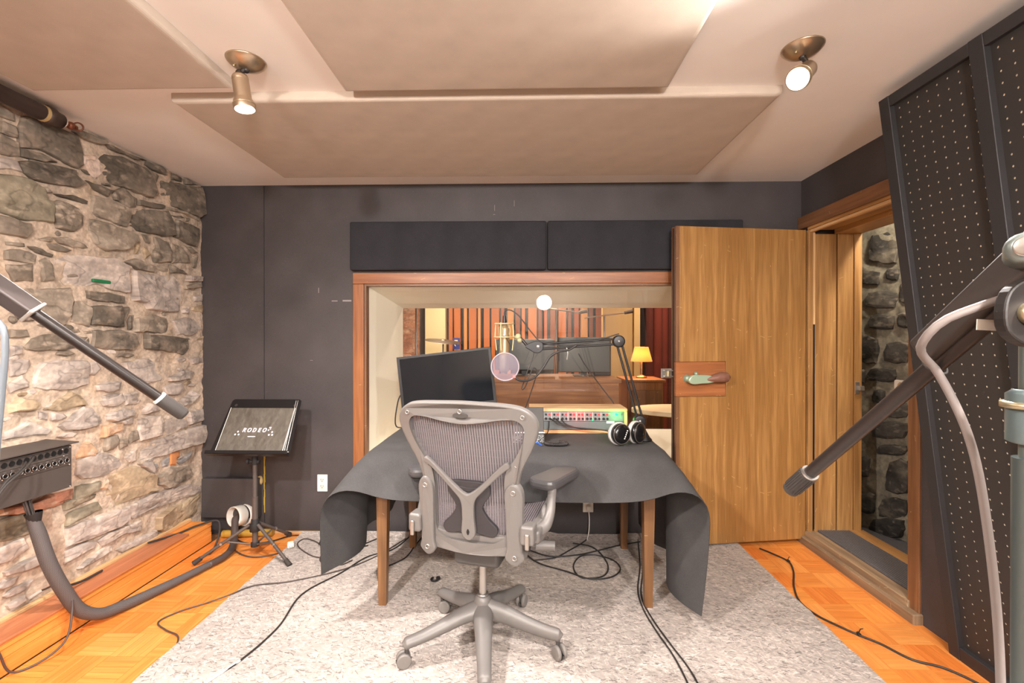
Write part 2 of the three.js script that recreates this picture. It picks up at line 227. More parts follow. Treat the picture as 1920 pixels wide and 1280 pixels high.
const STONES = [
['d',-1.943,2.291,-1.968,2.311,-2.043,2.321,-2.057,2.313,-2.128,2.322,-2.189,2.324,-2.22,2.25,-2.223,2.189,-2.196,2.164,-2.108,2.175,-2.025,2.189,-1.943,2.162,-1.937,2.225],
['m',-1.868,2.242,-1.923,2.245,-1.937,2.216,-1.933,2.2,-1.868,2.193],
['m',-1.845,2.187,-1.868,2.189,-1.935,2.179,-1.939,2.121,-1.867,2.101,-1.845,2.101],
['d',-1.941,2.156,-2.024,2.17,-2.089,2.152,-2.002,2.13,-1.943,2.123],
['l',-1.845,2.083,-1.867,2.088,-1.93,2.1,-1.947,2.056,-1.89,2.048,-1.844,2.029],
['d',-1.932,2.096,-2.002,2.123,-2.089,2.138,-2.176,2.15,-2.178,2.126,-2.231,2.103,-2.178,2.065,-2.033,2.04,-1.989,2.039,-1.955,2.054],
['g',-1.837,2.011,-1.867,2.018,-1.98,2.036,-2.031,2.016,-2.044,1.965,-2.074,1.965,-2.074,1.865,-1.967,1.847,-1.878,1.85,-1.836,1.856],
['p',-2.223,2.241,-2.287,2.269,-2.315,2.246,-2.327,2.185,-2.286,2.144,-2.253,2.163,-2.226,2.2],
['d',-2.233,2.12,-2.393,2.12,-2.356,2.075,-2.286,2.09],
['d',-2.088,2.006,-2.167,2.026,-2.252,2.021,-2.247,2.001,-2.178,1.998,-2.108,1.999],
['m',-2.074,1.962,-2.108,1.982,-2.198,1.969,-2.217,1.938,-2.213,1.884,-2.172,1.847,-2.097,1.846,-2.079,1.9],
['m',-2.028,2.017,-2.051,2.027,-2.074,2.006,-2.042,1.993],
['d',-2.158,2.356,-2.259,2.361,-2.345,2.356,-2.321,2.335,-2.231,2.322,-2.163,2.333],
['m',-1.845,2.309,-1.868,2.312,-1.915,2.296,-1.919,2.262,-1.868,2.259,-1.845,2.252],
['d',-2.312,2.259,-2.34,2.294,-2.441,2.321,-2.578,2.313,-2.634,2.246,-2.659,2.201,-2.641,2.16,-2.53,2.153,-2.441,2.157,-2.38,2.153,-2.34,2.181,-2.314,2.213],
['d',-2.693,2.272,-2.786,2.311,-2.93,2.328,-3.04,2.359,-3.068,2.245,-3.073,2.178,-3.03,2.146,-2.843,2.159,-2.708,2.156,-2.682,2.226],
['m',-2.264,2.057,-2.328,2.062,-2.386,2.064,-2.494,2.041,-2.487,1.984,-2.471,1.944,-2.328,1.952,-2.258,1.967],
['d',-2.494,2.036,-2.543,2.064,-2.77,2.119,-2.802,2.047,-2.805,1.973,-2.722,1.948,-2.543,1.941,-2.487,1.956],
['d',-2.826,2.085,-2.938,2.082,-3.044,2.075,-3.039,2.006,-3.001,1.944,-2.937,1.947,-2.818,1.966],
['m',-2.249,1.933,-2.328,1.937,-2.446,1.929,-2.523,1.914,-2.533,1.882,-2.455,1.816,-2.348,1.789,-2.275,1.813,-2.246,1.87],
['m',-2.662,1.934,-2.769,1.927,-2.785,1.869,-2.777,1.802,-2.654,1.781,-2.647,1.824,-2.673,1.871],
['m',-2.777,1.929,-2.876,1.918,-2.928,1.87,-2.946,1.827,-2.793,1.798,-2.785,1.869],
['d',-2.57,1.928,-2.605,1.933,-2.622,1.884,-2.598,1.885],
['w',-2.536,1.894,-2.556,1.91,-2.563,1.877,-2.536,1.809,-2.526,1.807],
['w',-2.584,1.859,-2.612,1.858,-2.636,1.822,-2.59,1.79],
['m',-2.386,2.118,-2.447,2.154,-2.54,2.123,-2.537,2.076,-2.494,2.055,-2.398,2.073],
['d',-2.544,2.118,-2.612,2.127,-2.754,2.146,-2.746,2.128,-2.648,2.1,-2.54,2.088],
['m',-2.592,2.324,-2.62,2.323,-2.701,2.311,-2.678,2.261,-2.641,2.254,-2.606,2.3],
['d',-2.606,2.364,-2.739,2.362,-2.747,2.328,-2.678,2.327,-2.599,2.338],
['d',-2.799,2.365,-2.886,2.365,-2.886,2.339,-2.794,2.32],
['d',-2.899,2.366,-3.03,2.366,-2.912,2.332],
['d',-2.794,2.098,-2.877,2.121,-2.911,2.111,-2.851,2.092],
['m',-2.902,1.933,-2.955,1.934,-3.01,1.905,-2.973,1.892],
['d',-2.903,2.112,-2.947,2.12,-2.938,2.095,-2.902,2.086],
['m',-2.754,2.14,-2.86,2.151,-3.03,2.139,-3.03,2.122,-2.885,2.136,-2.762,2.123],
['d',-2.328,2.14,-2.371,2.15,-2.374,2.135,-2.328,2.13],
['d',-2.34,2.349,-2.399,2.353,-2.524,2.355,-2.592,2.359,-2.531,2.338,-2.435,2.335,-2.363,2.332],
['m',-1.845,1.842,-1.881,1.844,-1.975,1.838,-1.983,1.8,-1.962,1.768,-1.881,1.767,-1.844,1.767],
['m',-2.078,1.799,-2.134,1.811,-2.202,1.807,-2.254,1.783,-2.162,1.767,-2.105,1.777],
['m',-2.047,1.764,-2.096,1.775,-2.162,1.755,-2.133,1.739,-2.069,1.741],
['l',-2.087,1.726,-2.238,1.744,-2.406,1.757,-2.473,1.729,-2.486,1.583,-2.391,1.584,-2.297,1.611,-2.222,1.582,-2.133,1.583,-2.096,1.614,-2.089,1.679],
['m',-1.881,1.699,-1.942,1.716,-2.003,1.701,-1.995,1.659,-1.934,1.66,-1.881,1.661],
['d',-1.97,1.735,-2.025,1.737,-2.078,1.719,-2.073,1.705,-2.008,1.711],
['m',-1.884,1.641,-1.987,1.662,-1.993,1.582,-1.914,1.572,-1.88,1.619],
['m',-2.008,1.679,-2.046,1.7,-2.069,1.676,-2.082,1.598,-2.033,1.587,-2.024,1.623],
['m',-1.926,1.548,-2.024,1.55,-2.157,1.574,-2.169,1.512,-2.156,1.438,-2.113,1.389,-2.059,1.419,-2.024,1.472,-1.942,1.528],
['m',-2.181,1.508,-2.212,1.516,-2.269,1.485,-2.253,1.383,-2.161,1.409,-2.166,1.468],
['d',-2.235,1.568,-2.365,1.572,-2.46,1.56,-2.459,1.522,-2.347,1.52,-2.243,1.529],
['d',-2.264,1.49,-2.43,1.506,-2.44,1.393,-2.326,1.395,-2.261,1.398],
['m',-1.898,1.365,-1.965,1.366,-1.975,1.335,-1.933,1.328,-1.898,1.33],
['m',-2.142,1.365,-2.196,1.374,-2.211,1.357,-2.161,1.354],
['m',-2.221,1.362,-2.258,1.368,-2.269,1.353,-2.226,1.352],
['m',-1.881,1.738,-1.954,1.745,-1.958,1.73,-1.888,1.724],
['d',-1.914,1.434,-1.965,1.424,-1.994,1.405,-1.941,1.401],
['m',-2.016,1.778,-2.06,1.799,-2.076,1.789,-2.064,1.773,-2.025,1.771],
['l',-2.504,1.71,-2.647,1.707,-2.816,1.725,-2.877,1.687,-2.881,1.587,-2.858,1.498,-2.773,1.493,-2.609,1.501,-2.587,1.536,-2.517,1.542,-2.507,1.629],
['m',-2.46,1.75,-2.531,1.782,-2.655,1.758,-2.651,1.72,-2.538,1.721],
['m',-2.674,1.761,-2.774,1.793,-2.77,1.738,-2.693,1.742],
['m',-2.774,1.79,-2.877,1.767,-2.908,1.745,-2.782,1.737],
['m',-2.523,1.442,-2.646,1.473,-2.756,1.453,-2.789,1.403,-2.756,1.363,-2.516,1.366],
['l',-2.794,1.442,-2.912,1.468,-2.987,1.457,-3.045,1.396,-2.939,1.346,-2.84,1.355],
['d',-2.59,1.352,-2.708,1.35,-2.939,1.332,-2.934,1.264,-2.884,1.224,-2.723,1.255,-2.593,1.27],
['d',-2.264,1.368,-2.43,1.375,-2.516,1.354,-2.543,1.295,-2.502,1.26,-2.367,1.269,-2.258,1.286],
['d',-2.43,1.495,-2.476,1.504,-2.473,1.451,-2.453,1.393,-2.43,1.432],
['d',-2.496,1.458,-2.523,1.46,-2.499,1.377,-2.482,1.377],
['m',-2.404,1.229,-2.436,1.25,-2.522,1.236,-2.482,1.22],
['l',-2.931,1.741,-3.067,1.753,-3.067,1.721,-2.931,1.704],
['m',-2.895,1.676,-3.056,1.706,-3.061,1.682,-2.904,1.65],
['l',-2.987,1.61,-3.066,1.632,-3.066,1.582,-2.978,1.575],
['w',-2.963,1.539,-3.071,1.561,-3.066,1.504,-2.959,1.518],
['l',-2.939,1.202,-3.065,1.204,-3.075,1.161,-2.967,1.159],
['l',-2.885,1.52,-2.94,1.537,-2.94,1.489,-2.885,1.493],
['w',-2.996,1.325,-3.075,1.347,-3.075,1.318,-3.006,1.315],
['w',-3.025,1.269,-3.075,1.282,-3.065,1.24,-3.03,1.241],
['m',-2.979,1.873,-3.027,1.896,-3.007,1.801,-2.978,1.804],
['m',-1.957,1.291,-1.981,1.326,-2.036,1.345,-2.113,1.341,-2.253,1.337,-2.252,1.297,-2.161,1.278,-2.023,1.269,-1.961,1.278],
['l',-1.894,1.243,-1.973,1.233,-1.977,1.206,-1.96,1.171,-1.898,1.163],
['l',-1.886,1.13,-1.94,1.166,-1.966,1.136,-1.968,1.109,-1.897,1.093],
['l',-2.002,1.191,-2.032,1.217,-2.094,1.228,-2.236,1.216,-2.247,1.16,-2.246,1.095,-2.17,1.078,-2.031,1.088,-1.989,1.107,-1.989,1.147],
['w',-1.882,1.041,-1.932,1.069,-1.989,1.053,-2.01,1.027,-1.993,1.007,-1.886,1.007],
['w',-2.035,1.001,-2.094,1.039,-2.155,1.07,-2.2,1.045,-2.241,0.994,-2.16,0.991,-2.089,0.983],
['l',-2.062,0.983,-2.121,0.968,-2.138,0.949,-2.093,0.935,-2.062,0.946],
['l',-2.17,0.961,-2.215,0.988,-2.262,0.976,-2.3,0.929,-2.311,0.886,-2.209,0.875,-2.121,0.887,-2.093,0.912],
['l',-1.874,0.928,-1.96,0.964,-2.022,0.925,-2.057,0.905,-2.044,0.884,-1.92,0.897,-1.874,0.898],
['l',-2.247,1.206,-2.29,1.209,-2.317,1.171,-2.284,1.137,-2.252,1.145],
['l',-2.306,1.001,-2.363,1.014,-2.435,1.027,-2.453,0.986,-2.404,0.966,-2.322,0.978],
['l',-2.088,0.865,-2.159,0.875,-2.194,0.858,-2.169,0.843,-2.111,0.851],
['l',-1.894,1.296,-1.945,1.295,-1.945,1.256,-1.898,1.249],
['d',-2.094,1.261,-2.151,1.269,-2.18,1.253,-2.136,1.24,-2.09,1.251],
['l',-2.014,0.995,-2.053,0.984,-2.048,0.948,-2.014,0.959],
['l',-2.284,1.086,-2.375,1.098,-2.435,1.093,-2.422,1.05,-2.345,1.043,-2.289,1.06],
['l',-2.442,1.196,-2.608,1.213,-2.731,1.144,-2.723,1.075,-2.6,1.064,-2.481,1.107],
['l',-2.342,0.927,-2.448,0.944,-2.521,0.921,-2.514,0.893,-2.384,0.881,-2.342,0.9],
['l',-2.549,0.875,-2.706,0.868,-2.73,0.806,-2.713,0.74,-2.556,0.74,-2.542,0.805],
['l',-2.73,0.857,-2.821,0.842,-2.91,0.8,-2.91,0.759,-2.754,0.725,-2.721,0.77],
['l',-2.542,0.728,-2.705,0.722,-2.891,0.736,-3.063,0.738,-3.073,0.678,-3.043,0.621,-2.909,0.624,-2.77,0.618,-2.584,0.616,-2.527,0.625],
['l',-2.928,0.852,-3.084,0.849,-3.089,0.769,-2.937,0.764],
['l',-2.755,1.085,-2.911,1.126,-2.986,1.107,-2.957,1.061,-2.771,1.064],
['l',-2.73,1.029,-2.805,1.048,-2.883,1.047,-2.892,0.999,-2.857,0.969,-2.755,0.982],
['l',-2.856,0.929,-2.976,0.983,-3.044,0.947,-2.956,0.895,-2.892,0.891],
['o',-2.778,0.622,-2.864,0.608,-2.86,0.575,-2.829,0.577,-2.82,0.529,-2.774,0.542],
['s',-2.713,0.575,-2.77,0.598,-2.778,0.577,-2.761,0.536,-2.721,0.547],
['s',-2.838,0.541,-2.965,0.576,-2.955,0.551,-2.855,0.523],
['m',-2.335,0.759,-2.347,0.811,-2.415,0.808,-2.415,0.751,-2.39,0.732,-2.341,0.735],
['m',-2.421,0.778,-2.474,0.773,-2.48,0.731,-2.425,0.726],
['m',-2.487,0.775,-2.5,0.808,-2.542,0.805,-2.542,0.752,-2.487,0.741],
['o2',-2.324,0.87,-2.384,0.876,-2.441,0.86,-2.447,0.83,-2.359,0.808,-2.324,0.81],
['l',-2.415,0.876,-2.508,0.882,-2.514,0.846,-2.454,0.851],
['l',-2.578,0.913,-2.622,0.949,-2.69,0.914,-2.706,0.893,-2.585,0.89],
['l',-2.453,0.668,-2.521,0.703,-2.527,0.654,-2.486,0.636],
['l',-2.448,1.019,-2.536,1.026,-2.549,0.959,-2.461,0.96],
['l',-2.324,1.028,-2.448,1.03,-2.441,0.974,-2.36,0.963,-2.324,0.974],
['s',-2.643,0.575,-2.681,0.577,-2.689,0.55,-2.65,0.548],
['w',-2.303,0.53,-2.352,0.586,-2.435,0.609,-2.523,0.608,-2.662,0.506,-2.662,0.454,-2.69,0.423,-2.556,0.423,-2.473,0.424,-2.396,0.418,-2.352,0.434,-2.296,0.5],
['m',-2.671,0.496,-2.767,0.529,-2.947,0.487,-2.981,0.427,-2.924,0.403,-2.737,0.407,-2.69,0.445],
['l',-2.473,0.396,-2.643,0.408,-2.946,0.371,-3.063,0.317,-3.051,0.287,-2.817,0.302,-2.643,0.319,-2.505,0.314,-2.473,0.334],
['l',-2.129,0.414,-2.302,0.413,-2.465,0.392,-2.465,0.33,-2.418,0.307,-2.268,0.312,-2.159,0.323,-2.129,0.324],
['l',-2.295,0.28,-2.359,0.299,-2.555,0.287,-2.563,0.226,-2.457,0.25,-2.316,0.245],
['l',-2.128,0.306,-2.241,0.304,-2.288,0.283,-2.281,0.254,-2.177,0.253,-2.128,0.246],
['w',-2.679,0.178,-2.68,0.253,-2.786,0.274,-3.063,0.275,-3.075,0.142,-2.946,0.149,-2.737,0.139],
['g',-2.135,0.478,-2.209,0.486,-2.296,0.487,-2.316,0.44,-2.248,0.434,-2.129,0.426],
['g',-2.184,0.6,-2.303,0.591,-2.296,0.545,-2.216,0.528,-2.178,0.535],
['o2',-2.317,0.571,-2.36,0.58,-2.356,0.552,-2.338,0.534,-2.303,0.549],
['o2',-2.182,0.804,-2.256,0.806,-2.29,0.753,-2.276,0.725,-2.185,0.735],
['l',-2.182,0.724,-2.31,0.735,-2.443,0.668,-2.45,0.632,-2.324,0.608,-2.21,0.629,-2.181,0.657],
['l',-2.45,0.673,-2.523,0.704,-2.523,0.633,-2.498,0.633],
['l',-2.189,0.191,-2.302,0.232,-2.388,0.226,-2.38,0.196,-2.274,0.187,-2.202,0.191],
['l',-2.395,0.189,-2.555,0.194,-2.661,0.185,-2.67,0.137,-2.521,0.152,-2.433,0.158],
['l',-2.539,0.614,-2.635,0.603,-2.662,0.529,-2.644,0.527],
['g',-2.129,0.54,-2.289,0.528,-2.282,0.511,-2.19,0.506,-2.129,0.504],
['r',-1.839,0.589,-1.992,0.545,-2.164,0.549,-2.172,0.593,-2.075,0.602,-1.979,0.592,-1.839,0.616],
['l',-1.867,0.338,-1.952,0.35,-2.039,0.352,-2.025,0.3,-1.965,0.301,-1.873,0.321],
['l',-1.838,0.28,-1.873,0.308,-1.927,0.293,-1.915,0.265,-1.861,0.267],
['l',-1.867,0.237,-1.94,0.252,-1.985,0.249,-1.952,0.217,-1.884,0.221],
['g',-1.839,0.563,-1.874,0.563,-1.953,0.559,-1.959,0.459,-1.885,0.464,-1.839,0.477],
['l',-1.833,0.447,-1.94,0.453,-1.965,0.4,-1.897,0.37,-1.833,0.381],
['l',-1.884,0.187,-1.952,0.196,-1.958,0.172,-1.896,0.159]];
const PASSAGE_STONES = [
[0.079,2.046,0.166,2.05,0.232,2.005,0.236,1.909,0.22,1.833,0.149,1.835,0.062,1.878,0.056,1.963],
[0.026,1.797,0.081,1.799,0.124,1.78,0.126,1.736,0.116,1.7,0.071,1.702,0.015,1.721,0.011,1.759],
[0.172,1.8,0.207,1.804,0.235,1.787,0.236,1.748,0.229,1.716,0.2,1.716,0.165,1.732,0.162,1.766],
[0.061,1.651,0.159,1.654,0.233,1.63,0.237,1.576,0.219,1.533,0.14,1.534,0.041,1.557,0.035,1.604],
[0.078,1.488,0.155,1.495,0.214,1.478,0.217,1.432,0.203,1.394,0.14,1.392,0.063,1.407,0.058,1.447],
[-0.009,1.331,0.061,1.352,0.115,1.324,0.118,1.236,0.105,1.162,0.048,1.152,-0.023,1.175,-0.028,1.251],
[0.171,1.3,0.243,1.316,0.299,1.295,0.302,1.228,0.289,1.171,0.23,1.162,0.156,1.179,0.151,1.238],
[0.071,1.118,0.158,1.133,0.225,1.124,0.228,1.082,0.212,1.045,0.141,1.035,0.053,1.041,0.048,1.078],
[0.107,0.751,0.212,0.781,0.292,0.778,0.296,0.727,0.276,0.679,0.192,0.658,0.086,0.653,0.079,0.698],
[-0.016,0.746,0.017,0.759,0.043,0.753,0.045,0.72,0.038,0.69,0.011,0.682,-0.022,0.686,-0.024,0.715],
[0.181,0.888,0.248,0.908,0.3,0.9,0.303,0.854,0.29,0.813,0.235,0.8,0.167,0.803,0.163,0.843],
[0.134,0.6,0.218,0.625,0.283,0.629,0.286,0.599,0.27,0.569,0.202,0.55,0.117,0.54,0.112,0.566],
[0.182,0.496,0.249,0.538,0.301,0.518,0.304,0.415,0.292,0.324,0.237,0.298,0.168,0.308,0.164,0.397],
[0.144,0.233,0.223,0.273,0.284,0.273,0.287,0.211,0.272,0.154,0.208,0.125,0.128,0.115,0.123,0.168],
[0.088,0.077,0.194,0.129,0.275,0.14,0.279,0.084,0.259,0.028,0.174,-0.011,0.067,-0.036,0.06,0.012],
[-0.003,0.482,0.035,0.506,0.065,0.492,0.067,0.426,0.06,0.368,0.028,0.353,-0.01,0.363,-0.013,0.419],
[0.003,1.102,0.023,1.114,0.038,1.101,0.039,1.056,0.035,1.018,0.019,1.013,-0.001,1.024,-0.002,1.062],
[0.092,0.97,0.128,0.983,0.157,0.973,0.158,0.929,0.151,0.892,0.121,0.885,0.085,0.893,0.083,0.93],
[0.021,0.228,0.064,0.257,0.097,0.246,0.099,0.181,0.091,0.122,0.056,0.104,0.012,0.109,0.01,0.165],
[0.241,1.491,0.275,1.5,0.303,1.484,0.304,1.437,0.297,1.398,0.269,1.395,0.234,1.41,0.231,1.45],
[0.249,1.686,0.279,1.697,0.302,1.674,0.303,1.612,0.298,1.561,0.273,1.557,0.243,1.578,0.241,1.631]];
const ROUTES = {
rugLong: [[-0.735,0.018,-3.039],[-0.811,0.018,-2.803],[-0.93,0.018,-2.71],[-1.015,0.018,-2.52],[-1.129,0.018,-2.303],[-1.109,0.018,-2.027],[-1.148,0.018,-1.817],[-1.205,0.018,-1.69],[-1.218,0.018,-1.618]],
rugToFloor: [[-0.768,0.018,-2.956],[-0.893,0.018,-2.698],[-1.027,0.018,-2.549],[-1.264,0.018,-2.418],[-1.431,0.018,-2.372],[-1.498,0.018,-2.285],[-1.58,0.006,-2.233],[-1.666,0.006,-2.155],[-1.699,0.006,-2.079],[-1.621,0.006,-2.022],[-1.531,0.006,-1.98],[-1.482,0.006,-1.907]],
coilA: [[-1.098,0.018,-2.727],[-1.212,0.018,-2.69],[-1.334,0.018,-2.756],[-1.442,0.018,-2.878],[-1.431,0.018,-2.941],[-1.336,0.018,-2.903],[-1.239,0.018,-2.793],[-1.197,0.018,-2.657],[-1.14,0.018,-2.614],[-1.051,0.018,-2.61],[-1.008,0.018,-2.662]],
coilB: [[-1.296,0.02,-2.861],[-1.313,0.02,-2.955],[-1.264,0.02,-3.005],[-1.184,0.02,-2.942],[-1.175,0.02,-2.849],[-1.091,0.02,-2.793],[-0.979,0.02,-2.854]],
standLoop: [[-1.974,0.006,-3.013],[-1.829,0.006,-2.828],[-1.711,0.006,-2.738],[-1.614,0.006,-2.713],[-1.511,0.006,-2.763],[-1.462,0.006,-2.904],[-1.488,0.006,-2.999]],
standLoop2: [[-1.938,0.006,-3.014],[-1.87,0.006,-2.942],[-1.754,0.006,-2.89],[-1.638,0.006,-2.931],[-1.557,0.006,-3.014],[-1.453,0.006,-3.025]],
doorFloor: [[1.493,0.008,-2.894],[1.529,0.008,-2.837],[1.574,0.008,-2.73],[1.546,0.006,-2.633],[1.444,0.006,-2.451],[1.392,0.006,-2.311],[1.403,0.006,-2.205],[1.449,0.006,-2.125],[1.497,0.006,-2.058],[1.547,0.006,-2.002],[1.601,0.006,-1.905],[1.688,0.006,-1.858],[1.746,0.006,-1.769],[1.757,0.006,-1.702]],
legA: [[0.754,0.018,-2.992],[0.677,0.018,-2.638],[0.595,0.018,-2.358],[0.584,0.018,-2.196],[0.599,0.018,-2.037],[0.621,0.018,-1.89],[0.626,0.018,-1.733],[0.619,0.018,-1.661]],
legB: [[0.768,0.018,-2.914],[0.677,0.018,-2.577],[0.601,0.018,-2.31],[0.605,0.018,-2.142],[0.632,0.018,-1.963],[0.658,0.018,-1.823],[0.664,0.018,-1.728],[0.658,0.018,-1.662]],
tangA: [[0.016,0.02,-2.762],[0.094,0.02,-2.651],[0.24,0.02,-2.563],[0.377,0.02,-2.48],[0.499,0.02,-2.511],[0.556,0.02,-2.6],[0.535,0.02,-2.694],[0.436,0.02,-2.758],[0.353,0.02,-2.743],[0.291,0.02,-2.612],[0.322,0.02,-2.496],[0.44,0.02,-2.51],[0.492,0.02,-2.629],[0.436,0.02,-2.865],[0.324,0.02,-2.915]],
tangB: [[0.033,0.022,-2.814],[0.16,0.022,-2.734],[0.322,0.022,-2.751],[0.46,0.022,-2.81],[0.607,0.022,-2.886],[0.756,0.022,-2.943]],
tangC: [[0.063,0.018,-2.687],[0.192,0.018,-2.723],[0.298,0.018,-2.829],[0.396,0.018,-2.944],[0.466,0.018,-3.067],[0.494,0.018,-3.2]],
leftBack: [[-0.769,0.018,-2.604],[-0.702,0.018,-2.702],[-0.679,0.018,-2.88],[-0.645,0.018,-3.041],[-0.553,0.018,-3.13]],
leftBack2: [[-1.126,0.018,-2.796],[-1.019,0.018,-2.872],[-0.919,0.018,-2.993],[-0.763,0.018,-3.081],[-0.636,0.018,-3]]};

// ---------- the setting ----------
// floor: slab, recessed where the parquet lies
const floorMesh = struct('floor', merge([box(-1.42, 1.33, -.1, 0, -3.2, FRONT), box(LEFT - .2, -1.42, -.1, -.008, -3.2, FRONT), box(1.33, RIGHT + .05, -.1, -.008, -3.2, FRONT)]), M.brownWood, 'orange parquet floor of the recording booth', 'floor');
{
  const S = .152, gap = .0012, fing = 5, geo = [];
  for (let o = 0; o < 2; o++) for (let k = 0; k < 3; k++) {
    const l = [];
    for (let i = 0; i < fing; i++) {
      const w = S / fing, a = -S / 2 + i * w + gap / 2, b = a + w - gap, h = (hash(i, k, o) - .5) * .0006;
      const g = o ? box(a, b, -.008, h, -S / 2 + gap / 2, S / 2 - gap / 2, 0, 'z', i * .13 + k) : box(-S / 2 + gap / 2, S / 2 - gap / 2, -.008, h, a, b, 0, 'x', i * .13 + k);
      l.push(g);
    }
    geo.push(merge(l));
  }
  const lay = (x0, n, z0, z1) => {
    for (let iz = 0; iz * S < z1 - z0; iz++) for (let ix = 0; ix < n; ix++) {
      const o = (ix + iz) & 1, m = part(floorMesh, 'parquet_tile', geo[o * 3 + Math.floor(rnd() * 3)], M.parquet[Math.floor(rnd() * 5)]);
      m.position.set(x0 + (ix + .5) * S, 0, z0 + (iz + .5) * S);
    }
  };
  lay(-2.03, 4, BACK, -.2); lay(1.33, 3, BACK, -.2);
  part(floorMesh, 'threshold_strip', box(1.786, 1.85, -.008, .001, BACK, -.2, 0, 'z'), M.parquet[0]);
}
struct('ceiling', box(LEFT - .3, RIGHT + .05, CEIL, CEIL + .12, -3.2, FRONT + .1), M.ceiling, 'white painted ceiling above the booth', 'ceiling');

// stones -----------------------------------------------------------------
function stoneGeometry(poly, toWorld, rise, s) {
  const pts = []; let cx = 0, cy = 0;
  for (let i = 0; i < poly.length; i++) {
    const a = poly[i], b = poly[(i + 1) % poly.length], l = Math.hypot(b[0] - a[0], b[1] - a[1]), n = Math.max(1, Math.round(l / .035));
    for (let k = 0; k < n; k++) { const t = k / n; pts.push([a[0] + (b[0] - a[0]) * t + (k ? rr(-.005, .005) : 0), a[1] + (b[1] - a[1]) * t + (k ? rr(-.005, .005) : 0)]); }
  }
  for (const p of pts) { cx += p[0]; cy += p[1]; } cx /= pts.length; cy /= pts.length;
  const n = pts.length, size = Math.max(.02, ...pts.map(p => Math.hypot(p[0] - cx, p[1] - cy)));
  const rings = [[1.02, -.02], [1, rise * .45], [1 - Math.min(.3, .008 / size), rise * .85], [.66, rise], [.33, rise]];
  const tilt = [rr(-.12, .12), rr(-.12, .12)], pos = [], uv = [], idx = [], ox = rnd() * 3, oy = rnd() * 3;
  rings.forEach(([k, d], ri) => pts.forEach(p => {
    const a = cx + (p[0] - cx) * k, b = cy + (p[1] - cy) * k;
    const dd = d + (ri > 0 ? (vnoise(a * 22 + 90, b * 22 + 90, 997, 997, s) - .5) * .012 * Math.min(1, rise * 60) + (a - cx) * tilt[0] * (ri > 1 ? 1 : .5) + (b - cy) * tilt[1] * (ri > 1 ? 1 : .5) : 0);
    pos.push(...toWorld(a, b, dd)); uv.push(a + ox, b + oy);
  }));
  pos.push(...toWorld(cx, cy, rise + (vnoise(cx * 22 + 90, cy * 22 + 90, 997, 997, s) - .5) * .012)); uv.push(cx + ox, cy + oy);
  for (let r = 0; r < rings.length - 1; r++) for (let i = 0; i < n; i++) { const a = r * n + i, b = r * n + (i + 1) % n; idx.push(a, b, a + n, b, b + n, a + n); }
  const L = (rings.length - 1) * n, c = rings.length * n; for (let i = 0; i < n; i++) idx.push(L + i, L + (i + 1) % n, c);
  let g = new THREE.BufferGeometry(); g.setAttribute('position', new THREE.Float32BufferAttribute(pos, 3)); g.setAttribute('uv', new THREE.Float32BufferAttribute(uv, 2)); g.setIndex(idx);
  g = g.toNonIndexed(); g.computeVertexNormals(); return g;
}
function roughSheet(a0, a1, b0, b1, step, toWorld, amp, s) {
  const nx = Math.ceil((a1 - a0) / step), ny = Math.ceil((b1 - b0) / step), pos = [], uv = [], idx = [];
  for (let j = 0; j <= ny; j++) for (let i = 0; i <= nx; i++) {
    const a = a0 + (a1 - a0) * i / nx, b = b0 + (b1 - b0) * j / ny;
    const d = ((vnoise(a * 9 + 60, b * 9 + 60, 997, 997, s) - .5) * 1.2 + (vnoise(a * 26 + 60, b * 26 + 60, 997, 997, s + 1) - .5) * .8 + (vnoise(a * 70 + 60, b * 70 + 60, 997, 997, s + 2) - .5) * .5) * amp;
    pos.push(...toWorld(a, b, d)); uv.push(a, b);
  }
  for (let j = 0; j < ny; j++) for (let i = 0; i < nx; i++) { const k = j * (nx + 1) + i; idx.push(k, k + 1, k + nx + 1, k + 1, k + nx + 2, k + nx + 1); }
  const g = new THREE.BufferGeometry(); g.setAttribute('position', new THREE.Float32BufferAttribute(pos, 3)); g.setAttribute('uv', new THREE.Float32BufferAttribute(uv, 2)); g.setIndex(idx); g.computeVertexNormals(); return g;
}
